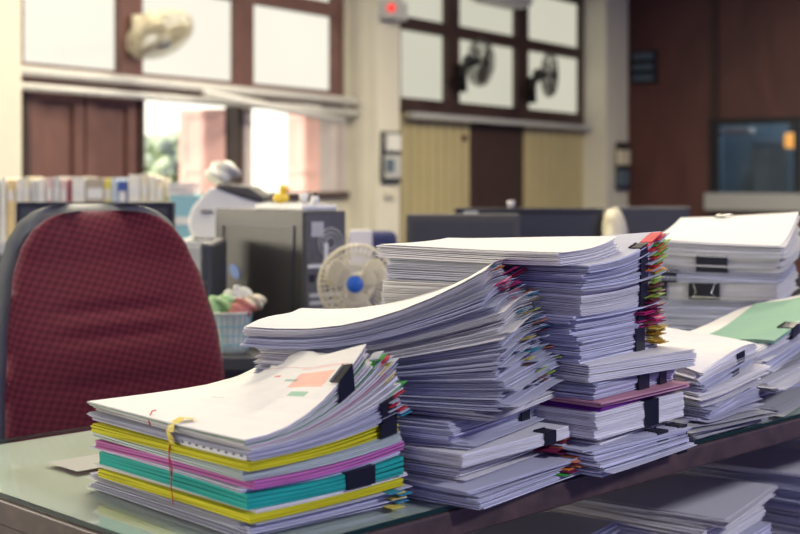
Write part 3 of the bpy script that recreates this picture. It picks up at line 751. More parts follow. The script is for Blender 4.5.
# ---- middle slumped stack (S2)
S2 = Pile((.078, 1.385), (-.78, .62), 22, 2.5)
g2 = 'bundles of the slumped middle stack'
nm2 = 'slumped middle stack'
def b2(*a, **k): return S2.bundle('paper_bundle', *a, group=g2, **k)
y1 = b2(14, .022, (0, 0), 0, mat='paper_b', jit=.002, wav=.003, mess=1.6, fan=4, label='lowest bundle of the slumped middle stack, with green and red tabs')
S2.tabs(y1, 'R', .84, .98, ['tab_green', 'tab_plum', 'tab_orange', 'tab_orange'], 2, (.006, .016), start=4)
y2 = b2(12, .022, (.042, .004), -4, mat='paper', jit=.003, wav=.003, mess=1.6, fan=-4, label='second bundle up in the slumped middle stack, pushed back to the left')
S2.tabs(y2, 'R', .80, 1.0, ['tab_plum', 'tab_green', 'tab_grey', 'tab_plum', 'tab_orange'], 1, (.02, .045), (.01, .022), start=2)
y3 = b2(9, .014, (.010, .002), 2, mat='paper_c', jit=.001, label='third bundle up in the slumped middle stack, squared and clipped')
S2.clip(y3, 'R', .80, .022, .014, False)
y4 = b2(18, .030, (.045, -.004), -7, mat='paper_b', jit=.002, wav=.003, mess=1.6, fan=4, label='fourth bundle up in the slumped middle stack, with a small black clip')
S2.clip(y4, 'R', .80, .022, .014, False)
S2u = Pile((.117, 1.435), (-.98, .20), 23, 2.3, base=DT+.0885, drift=.4, wf=2.2)
def b2(*a, **k): return S2u.bundle('paper_bundle', *a, group=g2, **k)
y5 = b2(9, .013, (-.020, .008), 17, mat='paper', lift=(0, 0, 0, 0, 0, 0, .003), jit=.004, wav=.004, mess=1.6, label='fifth bundle up in the slumped middle stack, sheet corners poking forward')
y6 = b2(18, .020, (-.030, .002), 13, mat='paper_b', lift=(0, 0, 0, 0, 0, 0, .016), jit=.0028, wav=.004, mess=1.6, fan=5, label='sixth bundle up in the slumped middle stack, edges bent and brown tabbed')
S2u.tabs(y6, 'R', .35, .9, ['tab_grey', 'tab_lime', 'tab_brown', 'tab_grey', 'tab_lime'], 2, (.004, .014), (.02, .045))
y7 = b2(16, .018, (-.022, -.002), 9, mat='paper_b', lift=(0, 0, 0, 0, 0, 0, .022), jit=.0025, wav=.004, mess=1.62, fan=-4, label='seventh bundle up in the slumped middle stack, with plum and yellow tabs')
S2u.tabs(y7, 'R', .25, .9, ['tab_yellow', 'tab_plum', 'tab_teal', 'tab_grey', 'tab_orange', 'tab_grey'], 2, (.004, .014), (.02, .045))
y8 = b2(14, .015, (-.016, .0), 6, mat='paper', lift=(0, 0, 0, 0, 0, 0, .016), jit=.0022, wav=.004, mess=1.6, label='eighth bundle up in the slumped middle stack, wavy with grey tabs')
S2u.tabs(y8, 'R', .3, .9, ['tab_grey', 'tab_teal', 'tab_grey', 'tab_yellow'], 2, (.004, .014), (.02, .045))
y9 = b2(16, .017, (-.006, -.002), 5, lean=(.010, 0), mat='paper_b', lift=(0, 0, 0, 0, 0, 0, .022), jit=.002, wav=.004, mess=1.6, fan=-3, label='ninth bundle up in the slumped middle stack, with pink and orange tabs')
S2u.tabs(y9, 'R', .25, .9, ['tab_pink', 'tab_orange', 'tab_grey', 'tab_red', 'tab_grey', 'tab_pink'], 2, (.004, .014), (.02, .045))
y10 = b2(7, .008, (.004, .0), 2, mat='paper_c', lift=(0, .008, .004, 0, 0, 0, .010), jit=.0012, label='topmost white sheets of the slumped middle stack, curling up at the right')
S2u.tabs(y10, 'R', .3, .9, ['tab_teal', 'tab_grey', 'tab_orange'], 2, (.004, .014), (.02, .045))

# ---- tall stack (S3)
S3 = Pile((.235, 1.53), (-.766, .643), 33, 2.8)
g3 = 'bundles of the tall centre stack'
def b3(*a, **k): return S3.bundle('paper_bundle', *a, group=g3, **k)
z1_ = b3(16, .034, (0, 0), 2, mat='paper_b', jit=.0035, wav=.0016, fan=6, lift=(0, 0, 0, 0, 0, 0), label='lowest bundle of the tall centre stack, frayed and overhanging the desk edge')
S3.clip(z1_, 'R', .72, .024, .016, True); S3.clip(z1_, 'R', .95, .022, .016, True)
z2_ = b3(4, .010, (.02, .01), -3, mat='paper', jit=.003, label='second bundle up in the tall centre stack, thin and set back')
z3_ = b3(16, .032, (.004, .004), 1, mat='paper_c', jit=.0006, label='third bundle up in the tall centre stack, thick squared white block with clip')
S3.clip(z3_, 'R', .60, .032, .02, False)
z4_ = S3.bundle('folder', 3, .006, (.012, .008), -4, mat='purple', body=.8, jit=.002, group=g3, label='plum folder in the tall centre stack above the thick white block', cat='folder')
z5_ = S3.bundle('folder', 3, .007, (.004, .006), 2, mat='salmon', body=.8, jit=.003, group=g3, label='pink folder in the tall centre stack on the plum one', cat='folder')
z6_ = b3(12, .022, (.012, .002), -2, mat='paper_b', jit=.0015, wav=.001, label='white bundle on the pink folder in the tall centre stack, two clips')
S3.clip(z6_, 'R', .55, .028, .018, False); S3.clip(z6_, 'R', .80, .018, .014, False)
z7_ = b3(10, .022, (-.004, .014), 8, mat='paper', jit=.001, size=(.297, .215), label='bundle jutting out to the right halfway up the tall centre stack')
z8_ = b3(14, .026, (.030, -.010), -3, mat='paper_b', lift=(.004, 0, 0, 0, 0, 0), jit=.0012, label='bundle with gold tabs above the jutting one in the tall centre stack')
S3.clip(z8_, 'R', .72, .024, .016, False)
S3.tabs(z8_, 'R', .82, .98, ['tab_gold', 'tab_gold', 'tab_yellow'], 1, (.006, .018), (.02, .035), start=3)
z9_ = b3(15, .031, (.034, -.012), -2, mat='paper_b', lift=(.004, 0, 0, 0, 0, 0), jit=.0015, label='bundle with magenta tabs high in the tall centre stack')
S3.clip(z9_, 'R', .80, .02, .014, False)
S3.tabs(z9_, 'R', .80, .98, ['tab_pink', 'tab_plum', 'tab_pink', 'tab_brown'], 1, (.004, .016), (.02, .035))
z10_ = b3(15, .031, (.030, -.012), -4, mat='paper', lift=(.006, 0, 0, 0, 0, 0), jit=.0012, label='bundle with brown and lime tabs near the top of the tall centre stack')
S3.clip(z10_, 'R', .78, .02, .014, False)
S3.tabs(z10_, 'R', .80, .98, ['tab_brown', 'tab_brown', 'tab_lime', 'tab_lime'], 1, (.004, .014), (.02, .035))
z11_ = b3(16, .030, (.026, -.010), -3, mat='paper_b', lift=(.026, .010, 0, 0, 0, 0), jit=.0018, wav=.001, label='bundle curling up with red and green tabs, second from top of the tall stack')
S3.clip(z11_, 'R', .74, .02, .014, False)
S3.tabs(z11_, 'R', .82, .975, ['tab_lime', 'tab_orange', 'tab_grey', 'tab_red', 'tab_red', 'tab_green'], 1, (.004, .012), (.02, .035))
z12_ = b3(9, .016, (.044, -.034), -4, mat='paper_c', lift=(.024, .010, 0, 0, 0, 0), jit=.002, wav=.002, mess=.6, size=(.27, .165), label='topmost loose white sheets of the tall centre stack')

# ---- low stack right of the tall one (S5)
S5 = Pile((.405, 1.765), (-.766, .643), 55, 2.2, drift=1, wf=2.6)
g5 = 'bundles of the low stack right of centre'
def b5(*a, **k): return S5.bundle('paper_bundle', *a, group=g5, **k)
b5(10, .020, (0, 0), 8, mat='greypaper', jit=.004, wav=.003, fan=8, lift=(.0, 0, 0, -.0, 0, 0), size=(.22, .20), label='frayed lowest bundle of the low stack right of the tall centre one')
b5(12, .024, (.012, .018), -6, mat='paper_b', jit=.004, wav=.003, fan=-8, size=(.27, .2), lift=(.012, 0, 0, -.004, 0, 0), label='second bundle up in the low stack right of the tall centre one')
b5(14, .026, (-.002, .008), 3, size=(.29, .19), mat='paper', jit=.004, wav=.003, fan=5, lift=(.006, 0, 0, -.004, 0, 0), label='third bundle up in the low stack right of the tall centre one')
v4 = b5(12, .024, (.006, .003), -3, mat='paper_b', size=(.29, .185), jit=.003, wav=.003, fan=4, lift=(-.008, 0, 0, -.010, 0, 0), label='fourth bundle up in the low stack, gripped by a small black clip')
S5.clip(v4, 'R', .62, .022, .014, False)
v5 = b5(12, .024, (.0, .002), 1, size=(.29, .18), mat='paper', jit=.002, wav=.002, lift=(-.012, 0, 0, -.013, 0, 0), label='fifth bundle up in the low stack, under its cream top sheets')
S5.clip(v5, 'R', .70, .022, .014, False)
b5(8, .012, (-.003, -.002), -1, size=(.29, .175), mat='paper_c', jit=.0015, lift=(-.007, 0, 0, -.007, 0, 0), label='topmost cream sheets of the low stack right of the tall centre one')

# ---- wavy stack at the right edge (S6)
S6 = Pile((.5475, 1.965), (-.766, .643), 66, 1.7, LA=.18, LB=.297, drift=1, wf=3.2)
g6 = 'bundles of the wavy stack at the right'
def b6(*a, **k): return S6.bundle('paper_bundle', *a, group=g6, **k)
b6(7, .011, (0, -.02), -6, mat='greypaper', jit=.006, wav=.005, fan=10, lift=(.012, 0, 0, 0, 0, .008), label='lowest crumpled sheets of the wavy stack at the right')
b6(7, .013, (.012, .01), 5, mat='paper_b', jit=.006, wav=.006, fan=-10, lift=(.010, 0, 0, 0, 0, 0, .004), label='second bundle up in the wavy stack at the right')
b6(8, .015, (-.006, -.004), -3, mat='paper', jit=.006, wav=.006, fan=8, lift=(.012, 0, 0, 0, 0, .008), label='third bundle up in the wavy stack at the right')
b6(8, .015, (.008, .004), 4, mat='greypaper', jit=.005, wav=.006, fan=-6, lift=(.010, 0, 0, 0, 0, .008), label='fourth bundle up in the wavy stack at the right')
b6(10, .018, (-.004, -.006), -2, mat='paper_b', jit=.004, wav=.005, fan=6, lift=(.008, 0, 0, 0, 0, .006), label='fifth bundle up in the wavy stack at the right')
u6 = b6(9, .014, (.002, .0), 3, mat='paper', jit=.003, wav=.003, lift=(.002, 0, 0, 0, 0, 0), label='sixth bundle up in the wavy stack, right below the green folder')
u7 = S6.bundle('folder', 3, .006, (.0, .03), -2, size=(.13, .24), mat='greencard', body=.8, jit=.001, wav=.001, group=g6, label='green folder with a black clip in the wavy stack, near its top', cat='folder')
S6.clip(u7, 'R', .36, .034, .022, False, h0=u6['flds'][3][0])

# ---- far right stack (S4)
S4 = Pile((.672, 2.30), (-.93, .37), 44, 1.6, LA=.235, LB=.33)
g4 = 'bundles of the far right stack'
def b4(*a, **k): return S4.bundle('paper_bundle', *a, group=g4, **k)
b4(20, .068, (0, 0), 1, mat='paper', label='lowest bundle of the far right stack, behind the other stacks')
b4(18, .068, (.004, .006), -2, mat='paper_b', label='second bundle up in the far right stack, mostly hidden')
r3 = b4(16, .030, (.002, .0), 1, mat='paper', lift=(.004, 0, 0, 0, 0, 0), label='third bundle up in the far right stack, gripped by two wide clips')
S4.clip(r3, 'L', .54, .056, .02, True, 'down'); S4.clip(r3, 'L', .90, .036, .02, False)
r4 = b4(10, .020, (.0, .0), -1, mat='paper_b', jit=.003, wav=.003, lift=(.006, 0, .002, 0, 0, 0), label='frayed bundle with a small clip in the middle of the far right stack')
S4.clip(r4, 'L', .84, .028, .012, False)
r5 = b4(16, .030, (-.002, .002), 1, mat='paper', jit=.002, wav=.001, lift=(.008, 0, 0, 0, 0, 0), label='second bundle from top of the far right stack, wide black clip')
S4.clip(r5, 'L', .50, .056, .02, False)
r6 = b4(12, .026, (-.004, .0), 0, mat='paper_c', jit=.0015, wav=.001, lift=(.030, .034, 0, -.004, 0, 0), label='topmost cream papers of the far right stack')
S4.clip(r6, 'K', .62, .03, .02, True)

# ---- loose sheets on the desk in front of the low stacks
S7 = Pile((.47, 1.80), (-.93, .37), 77, 2)

# ---- stacks on the low shelf under the desk
bench = empty('low_bench', (.75, 2.3, 0), 'low dark bench under the desk holding more paper stacks', 'bench')
bf = lambda a, b_, z: Vector((.30, 1.99, 0))+DD*a+DNn*b_+Vector((0, 0, z))
BZ = .482
MB().box(-.25, 1.45, 0, .66, BZ-.03, BZ, bf).build('bench_top', M['desk'], bench, bevel=.003)
for a, b_ in ((-.2, .04), (1.4, .04), (-.2, .62), (1.4, .62)): MB().box(a-.02, a+.02, b_-.02, b_+.02, 0, BZ-.03, bf).build('leg', M['desk'], bench)
def under(N0, A, seed, spec, labs, **k):
    P_ = Pile(N0, A, seed, 2, base=BZ, **k); out = []
    for i, (n, th, off, rot, mat, lift) in enumerate(spec):
        out.append(P_.bundle('paper_bundle', n, th, off, rot, mat=mat, lift=lift, jit=.003, wav=.002, label=labs[i], group='papers on the bench under the desk', fan=3))
    return P_, out
under((.497, 2.015), (-.80, .60), 81, [(16, .045, (0, 0), 0, 'paper_b', (.005, 0, 0, 0)), (14, .038, (.01, .0), 3, 'paper', (.004, 0, 0, 0)), (9, .014, (-.004, .0), -1, 'paper_c', (.004, .0, 0, 0))],
      ['lowest bundle of the brightly lit stack under the desk edge', 'middle bundle of the brightly lit stack under the desk edge', 'topmost cream sheets of the brightly lit stack under the desk edge'])
under((.755, 2.19), (-.80, .60), 82, [(16, .05, (0, 0), -2, 'paper', (0, 0, 0, 0)), (14, .05, (.005, 0), 2, 'paper_b', (.004, 0, 0, 0)), (4, .008, (0, 0), 0, 'paper_c', (.01, 0, 0, 0))],
      ['lowest bundle of the stack under the desk at the right edge', 'middle bundle of the stack under the desk at the right edge', 'top sheets of the stack under the desk at the right edge'])
P4, o4 = under((.665, 2.62), (-.80, .60), 84, [(14, .055, (0, 0), -2, 'paper', (0, 0, 0, 0)), (14, .045, (.005, 0), 2, 'paper_b', (.004, 0, 0, 0))],
      ['lower bundle of the rear stack under the desk, below the blue folder', 'upper bundle of the rear stack under the desk, right below the blue folder'])
M['bluecard'] = paper('blue_card', col(50, 90, 160), .7, 500)
P4.bundle('folder', 3, .007, (.0, .0), 0, mat='bluecard', body=.8, jit=.001, label='blue folder on the rear stack under the desk at the right', cat='folder')
P5, o5 = under((.92, 2.62), (-.80, .60), 85, [(14, .05, (0, 0), 3, 'paper_b', (0, 0, 0, 0)), (12, .04, (.0, 0), -2, 'paper', (.004, 0, 0, 0))],
      ['lower bundle of the rearmost stack under the desk at the right edge', 'upper bundle of the rearmost stack under the desk at the right edge'])
under((.23, 1.93), (-.80, .60), 83, [(12, .035, (0, 0), 3, 'greypaper', (0, 0, 0, 0)), (10, .03, (.005, 0), -3, 'paper_b', (.004, 0, 0, 0))],
      ['lower bundle of the shaded stack under the desk below the tall stack', 'upper bundle of the shaded stack under the desk below the tall stack'])

# ---------------------------------------------------------------- red office chair
ch = empty('office_chair', (-.56, 2.36, 0), 'red fabric office chair with a black shell behind the desk', 'chair')
yaw = R(33)
CO = Vector((-.55, 2.42, 0))
cax = Vector((cos(yaw), sin(yaw), 0)); cfw = Vector((sin(yaw), -cos(yaw), 0))       # right, front (towards the camera)
cf = lambda x, y, z: CO+cax*x+cfw*y+Vector((0, 0, z))
ZB0, ZB1 = .50, 1.044
def hw(s_):        # half width along the height (0 bottom .. 1 top)
    pts = [(0, .16), (.08, .19), (.2, .208), (.42, .208), (.6, .199), (.78, .18), (.88, .160), (.94, .138), (.975, .112), (.993, .085), (1, .05)]
    for (a, va), (b_, vb) in zip(pts, pts[1:]):
        if s_ <= b_:
            k = (s_-a)/(b_-a); k = k*k*(3-2*k)*.3+k*.7; return va+(vb-va)*k
    return .02
def back_mesh(grow, y0, thick, front):
    m_ = MB(); ns, nt_ = 60, 40; vs = []; fs = []
    for side in (0, 1):
        for i in range(ns+1):
            s_ = i/ns; s2 = 1-(1-s_)**1.6 if s_ > .0 else 0
            s_ = s2; z = ZB0-grow+(ZB1-ZB0+2*grow)*s_; h = hw(s_)+grow
            lean = -.10*max(0, (s_-.3))**1.5+.03*sin(pi*min(1, s_*1.2))
            for j in range(nt_+1):
                t = -1+2*j/nt_; x = h*t
                wrap = .055*abs(t)**2.2*(1 if s_ < .8 else 1)
                edge = (1-abs(t)**6)*(1-abs(2*s_-1)**10)
                y = y0+lean+wrap
                if side == 1:
                    y += thick*(max(0, edge))**.5
                    if front:
                        zz = z-.0
                        xx = x+.0
                        for zc, amp, wd in ((.955-.09, .010, .011), (.82, .012, .008), (.735, .012, .008)):
                            xm = 1/(1+math.exp((abs(xx)-.10)/.018))
                            y -= amp*math.exp(-((zz-zc-.01*xx)/wd)**2)*xm
                        y += .012*math.exp(-((zz-.80)/.07)**2)*(1-t*t)
                vs.append(cf(x, y, z))
    w_ = nt_+1; off = (ns+1)*w_
    for i in range(ns):
        for j in range(nt_):
            a = i*w_+j; fs.append((a, a+w_, a+w_+1, a+1)); fs.append((off+a, off+a+1, off+a+w_+1, off+a+w_))
    for i in range(ns):
        for j in (0, nt_):
            a = i*w_+j; f = (a, off+a, off+a+w_, a+w_); fs.append(f if j == 0 else tuple(reversed(f)))
    for j in range(nt_):
        a = j; fs.append((a, a+1, off+a+1, off+a)); a = ns*w_+j; fs.append((a, off+a, off+a+1, a+1))
    m_.add(vs, fs); return m_
back_mesh(0, .0, .045, True).build('backrest', M['red'], ch, smooth=True)
back_mesh(.012, -.05, .052, False).build('back_shell', M['blackshell'], ch, smooth=True)
MB().box(-.24, .24, .02, .50, .42, .50, cf).build('seat', M['red'], ch, bevel=.035)
MB().box(-.22, .22, .04, .48, .40, .42, cf).build('seat_pan', M['blackshell'], ch, bevel=.01)
MB().tube([cf(0, .1, .39), cf(0, -.06, .42), cf(0, -.08, .60)], .025, 10).build('back_bar', M['blackshell'], ch, smooth=True)
MB().lathe([(.03, .10), (.03, .25), (.02, .26), (.02, .41)], frame(cf(0, .25, 0), (1, 0, 0), (0, 1, 0)), 16).build('gas_column', M['black'], ch, smooth=True)
for k in range(5):
    a = 2*pi*k/5+.3; e = cf(0, .25, 0)+Vector((cos(a)*.27, sin(a)*.27, 0))
    lg = MB().tube([cf(0, .25, .12), e+Vector((0, 0, .075))], lambda q: .026-.01*q, 8).build('leg', M['black'], ch, smooth=True)
    MB().tube([e+Vector((-.02*sin(a), .02*cos(a), .026)), e+Vector((.02*sin(a), -.02*cos(a), .026))], .026, 14).build('caster', M['black'], lg, smooth=False)

# ---------------------------------------------------------------- second desk and what stands on it
D2 = .72
d2 = empty('computer_desk', (-.45, 3.3, 0), 'dark computer desk behind the red chair, carrying the grey computer case', 'desk')
MB().box(-1.25, .06, 2.80, 3.75, D2-.03, D2).build('desk_top', M['darkgrey'], d2, bevel=.004)
for a, b_ in ((-1.2, 2.85), (.01, 2.85), (-1.2, 3.7), (.01, 3.7)): MB().box(a-.03, a+.03, b_-.03, b_+.03, 0, D2-.03).build('leg', M['black'], d2)
MB().box(-1.2, 0, 3.68, 3.70, .25, D2-.03).build('modesty_panel', M['darkgrey'], d2)
# grey tower
a = R(50); tc_ = at(303, 3.0, z=0); tl = Vector((-cos(a), sin(a), 0)); tr = Vector((sin(a), cos(a), 0))
tf = lambda x, y, z: tc_+tl*x+tr*y+Vector((0, 0, z))
TZ = 1.030
tower = MB().box(0, .38, 0, .125, D2+.001, TZ, tf).build('computer_case', M['grey'], bevel=.004); tag(tower, 'grey desktop computer case standing behind the small fan', 'computer')
s_ = MB(); 
for q in ((.035, .345, .035, .04), ): pass
for x0, x1, z0, z1 in ((.035, .042, .03, .275), (.338, .345, .03, .275), (.042, .338, .03, .037), (.042, .338, .268, .275)): s_.box(x0, x1, -.004, .0, D2+z0, D2+z1, tf)
s_.build('side_panel', M['darkgrey'], tower)
bp_ = MB().box(-.004, 0, .006, .119, D2+.006, TZ-.006, tf).build('back_plate', M['grey2'], tower)
g_ = MB()
for rr in (.014, .024, .034): g_.tube([tf(-.006, .075+rr*cos(k*pi/12), D2+.235+rr*sin(k*pi/12)) for k in range(24)], .0018, 5, True)
g_.box(-.006, -.004, .02, .055, D2+.25, D2+.285, tf); g_.build('vent_grille', M['lightgrey'], bp_)
g_ = MB()
for k in range(6): g_.box(-.006, -.004, .015, .105, D2+.02+k*.018, D2+.029+k*.018, tf)
g_.build('slot_cover', M['lightgrey'], bp_)
g_ = MB(); g_.box(-.007, -.004, .01, .115, D2+.178, D2+.186, tf); g_.box(-.01, -.004, .055, .065, D2+.17, D2+.235, tf); g_.build('port_strip', M['white'], bp_)
g_ = MB()
for k in range(4): g_.box(-.006, -.004, .015+.022*k, .030+.022*k, D2+.145, D2+.163, tf)
g_.build('ports', M['black'], bp_)
st_ = MB(); c0 = tf(.285, -.001, at(240, 3.2, 272).z)
st_.lathe([(.024, 0), (.024, .002)], lambda x, y, z: c0+tl*x+Vector((0, 0, y*.7+x*.3))-tr*z, 20); o = st_.build('sticker', M['blue'], tower); o['label'] = 'round blue sticker'
# flat tray with papers, duck and bottle on the tower
o = MB().box(.02, .22, .012, .115, TZ+.0005, TZ+.012, tf).build('paper_tray', M['white'], bevel=.003); tag(o, 'flat white tray on top of the grey computer case', 'tray')
MB().box(.03, .21, .02, .107, TZ+.012, TZ+.015, tf).build('paper_sheet', M['lightgrey'], o)
dk = tf(.16, .05, TZ+.0155)
duck = MB().blob(dk+Vector((0, 0, .013)), .019, .016, .013, 2, .05).build('toy_duck', M['yellowtoy'], smooth=True); tag(duck, 'small yellow toy duck sitting on the grey computer case', 'toy')
MB().blob(dk+Vector((.006, 0, .034)), .011, .011, .012, 1, 0).build('head', M['yellowtoy'], duck, smooth=True)
MB().blob(dk+Vector((.017, -.004, .032)), .006, .005, .003, 1, 0).build('beak', M['orange'], duck, smooth=True)
bt = tf(.035, .06, TZ+.0125)
o = MB().lathe([(.009, 0), (.01, .002), (.01, .018), (.006, .022)], frame(bt, (1, 0, 0), (0, 1, 0)), 16).build('glue_bottle', M['white'], smooth=True); tag(o, 'tiny white bottle with a dark cap on the grey computer case', 'bottle')
MB().lathe([(.006, .022), (.006, .03), (.003, .032)], frame(bt, (1, 0, 0), (0, 1, 0)), 12).build('cap', M['black'], o, smooth=True)
bt = tf(.115, .085, TZ+.0155)
o = MB().lathe([(.009, 0), (.012, .024), (.0105, .024), (.008, .003)], frame(bt, (1, 0, 0), (0, 1, 0)), 16).build('small_cup', M['white'], smooth=True); tag(o, 'tiny white cup beside the toy duck', 'cup')
# narrow black case left of the tower
o = MB().box(-.455, -.425, 2.94, 3.2, D2+.001, at(200, 2.94, 243).z).build('speaker', M['darkgrey'], bevel=.01); tag(o, 'narrow black speaker case between the red chair and the grey computer', 'speaker')
MB().box(-.45, -.43, 2.936, 2.94, D2+.02, D2+.1).build('speaker_grille', M['black'], o)
MB().box(-.45, -.435, 2.93, 2.94, at(200, 2.94, 285).z, at(200, 2.94, 281).z).build('knob', M['grey'], o)
# small fan
c = at(357, 2.80, 284)
fan('desk_fan', c, (-.12, -1, .05), .084, 'small ivory desk fan with a blue hub beside the computer case', None, M['blue'], M['ivory'], M['ivory'], M['ivory'], stand=D2+.0005, nsp=44, wire=.0014)
# basket with packets
bc = at(230, 2.88, z=D2+.001)
bk = empty('plastic_basket', bc, 'pale plastic basket full of packets on the computer desk', 'basket')
m_ = MB(); m_.lathe([(.036, 0), (.040, .03), (.046, .085), (.050, .088), (.050, .092), (.044, .090), (.036, .006)], frame(bc, (1, 0, 0), (0, 1, 0)), 20); m_.build('basket', M['bag_white'], bk, smooth=True)
m_ = MB()
for k in range(20):
    t = 2*pi*k/20; m_.tube([bc+Vector((.037*cos(t), .037*sin(t), .005)), bc+Vector((.0475*cos(t), .0475*sin(t), .088))], .0016, 4)
for h in (.02, .04, .06): m_.tube([bc+Vector(((.038+.1*h)*cos(2*pi*k/20), (.038+.1*h)*sin(2*pi*k/20), h)) for k in range(20)], .0016, 4, True)
m_.build('weave', M['tealbox'], bk)
for i, (dx, dy, dz, rx, rz, mt, nm, lab) in enumerate(((-.024, -.01, .104, .032, .022, 'bag_green', 'snack_packet', 'green wrapped packet in the plastic basket'),
        (.026, -.012, .098, .028, .018, 'bag_red', 'snack_packet', 'red wrapped packet in the plastic basket'), (.010, .018, .112, .03, .025, 'bag_white', 'snack_packet', 'white wrapped packet at the back of the plastic basket'),
        (.050, .004, .110, .024, .016, 'ivory', 'snack_packet', 'cream packet hanging over the right rim of the basket'))):
    o = MB().blob(bc+Vector((dx, dy, dz)), rx, .02, rz, 40+i, .35, 12).build(nm, M[mt]); tag(o, lab, 'packet', 'packets in the basket')
bt = bc+Vector((.012, .022, .09))
o = MB().lathe([(.012, 0), (.013, .003), (.013, .035), (.006, .045)], frame(bt, (1, 0, 0), (0, 1, 0)), 16).build('plastic_bottle', M['lightgrey'], smooth=True); tag(o, 'small clear bottle standing up out of the plastic basket', 'bottle')
MB().lathe([(.007, .045), (.007, .055)], frame(bt, (1, 0, 0), (0, 1, 0)), 12).build('cap', M['white'], o)
# black monitor behind the chair
mz = at(90, 3.5, 202).z; x0, x1 = at(15, 3.5, z=0).x, at(173, 3.5, z=0).x
mon = empty('monitor', ((x0+x1)/2, 3.5, D2), 'black monitor behind the red chair, below the row of books', 'monitor')
MB().box(x0, x1, 3.50, 3.54, mz-.30, mz).build('bezel', M['black'], mon, bevel=.004)
MB().box(x0+.015, x1-.015, 3.498, 3.50, mz-.28, mz-.015).build('screen', M['darkgrey'], mon)
MB().box((x0+x1)/2-.03, (x0+x1)/2+.03, 3.54, 3.57, D2+.01, mz-.1).build('stand', M['black'], mon); MB().box((x0+x1)/2-.11, (x0+x1)/2+.11, 3.46, 3.65, D2+.001, D2+.012).build('foot', M['black'], mon, bevel=.003)
# blue box at the left edge
o = MB().box(-1.20, at(8, 3.1, z=0).x, 3.1, 3.3, D2+.001, D2+.13).build('storage_box', M['blue'], bevel=.004); tag(o, 'blue box at the left edge behind the red chair', 'box')
MB().box(-1.205, at(8, 3.1, z=0).x+.004, 3.095, 3.305, D2+.13, D2+.15).build('lid', M['tealbox'], o, bevel=.003)

# ---------------------------------------------------------------- low cabinet with books
CZt = .86
x0, x1 = at(-60, 5.0, z=0).x, at(196, 5.0, z=0).x
cb_ = empty('low_cabinet', ((x0+x1)/2, 5.15, 0), 'long low cabinet carrying the row of books below the windows', 'cabinet')
MB().box(x0, x1, 5.0, 5.35, 0, CZt).build('body', M['lightgrey'], cb_, bevel=.005)
for k in range(4):
    a = x0+(x1-x0)*k/4+.01; b_ = x0+(x1-x0)*(k+1)/4-.01; d_ = MB().box(a, b_, 4.985, 5.0, .05, CZt-.04).build('door', M['grey'], cb_, bevel=.003)
    MB().box(b_-.04, b_-.03, 4.97, 4.985, .45, .55).build('handle', M['steel'], d_)
bookc = {'white': (col(228, 226, 210), 'white'), 'cream': (col(222, 214, 186), 'cream'), 'grey': (col(196, 198, 190), 'pale grey'), 'pinkish': (col(214, 188, 180), 'pinkish'),
         'red': (col(150, 60, 70), 'dark red'), 'yellow': (col(215, 205, 90), 'yellow'), 'blue': (col(60, 84, 150), 'blue'), 'tan': (col(170, 160, 140), 'grey-brown'), 'lightblue': (col(190, 205, 215), 'light blue'), 'dark': (col(80, 84, 100), 'dark slate'), 'orange': (col(225, 200, 140), 'pale orange')}
for k, (c_, _) in bookc.items(): M['book_'+k] = plain('book_'+k, c_, .6, 0, .05)
seq = [(-14, -8, 'white', 0), (-8, -1, 'grey', 2), (0, 6, 'white', 0), (7, 15, 'orange', 2), (16, 23, 'white', 1), (23, 30, 'cream', -1), (31, 37, 'grey', 2), (37.5, 45, 'white', 1), (46, 53, 'pinkish', 0), (53.5, 60, 'grey', -1), (60.5, 67, 'pinkish', 1),
       (67.5, 71.5, 'red', 1), (72, 85, 'white', -1), (86, 104, 'tan', 0), (104.5, 111, 'yellow', 1), (111.5, 117, 'lightblue', 0), (117.5, 127, 'blue', 3), (128, 140, 'white', -3), (140.5, 148, 'cream', -4), (149, 155, 'white', -2), (155.5, 163, 'cream', 0)]
for (a, b_, k, dy) in seq:
    xa, xb = at(a+.2, 5.05, z=0).x, at(b_-.2, 5.05, z=0).x; zt = at(0, 5.05, 178+dy).z
    bo = MB().box(xa, xb, 5.05, 5.25, CZt+.001, zt).build('book', M['book_'+k], bevel=.002)
    lab = {'white': 'white book in the row on the low cabinet behind the chair', 'orange': 'pale orange book near the left pillar on the low cabinet', 'grey': 'pale grey book in the row on the low cabinet', 'cream': 'cream book in the row on the low cabinet', 'pinkish': 'pinkish book in the row on the low cabinet',
           'red': 'thin dark red book beside a thick white one on the low cabinet', 'tan': 'wide grey-brown file above the right part of the monitor', 'yellow': 'yellow book in the row on the low cabinet', 'lightblue': 'light blue book between the yellow and the blue one', 'blue': 'blue book in the row on the low cabinet'}[k]
    tag(bo, lab, 'book', 'row of books on the low cabinet')
    if b_-a > 6: MB().box(xa+.004, xb-.004, 5.048, 5.05, zt-.08, zt-.04).build('spine_label', M['white'], bo)
# teal box and papers lying on the books' right
o = MB().box(at(164, 4.9, z=0).x, at(196, 4.9, z=0).x, 5.02, 5.2, CZt+.001, at(0, 4.9, 196).z).build('file_box', M['tealbox'], bevel=.004); tag(o, 'pale teal file box at the right end of the row of books', 'box')
MB().box(at(165, 4.9, z=0).x, at(195, 4.9, z=0).x, 5.015, 5.02, .93, .96).build('label_strip', M['white'], o)
P8 = Pile((at(195, 5.02, z=0).x, 5.03), (-1, 0), 88, 2, base=at(0, 4.9, 196).z+.001, LA=.11, LB=.16)
P8.bundle('paper_bundle', 6, .05, (0, 0), 0, mat='paper_c', label='white papers piled on the pale teal file box')
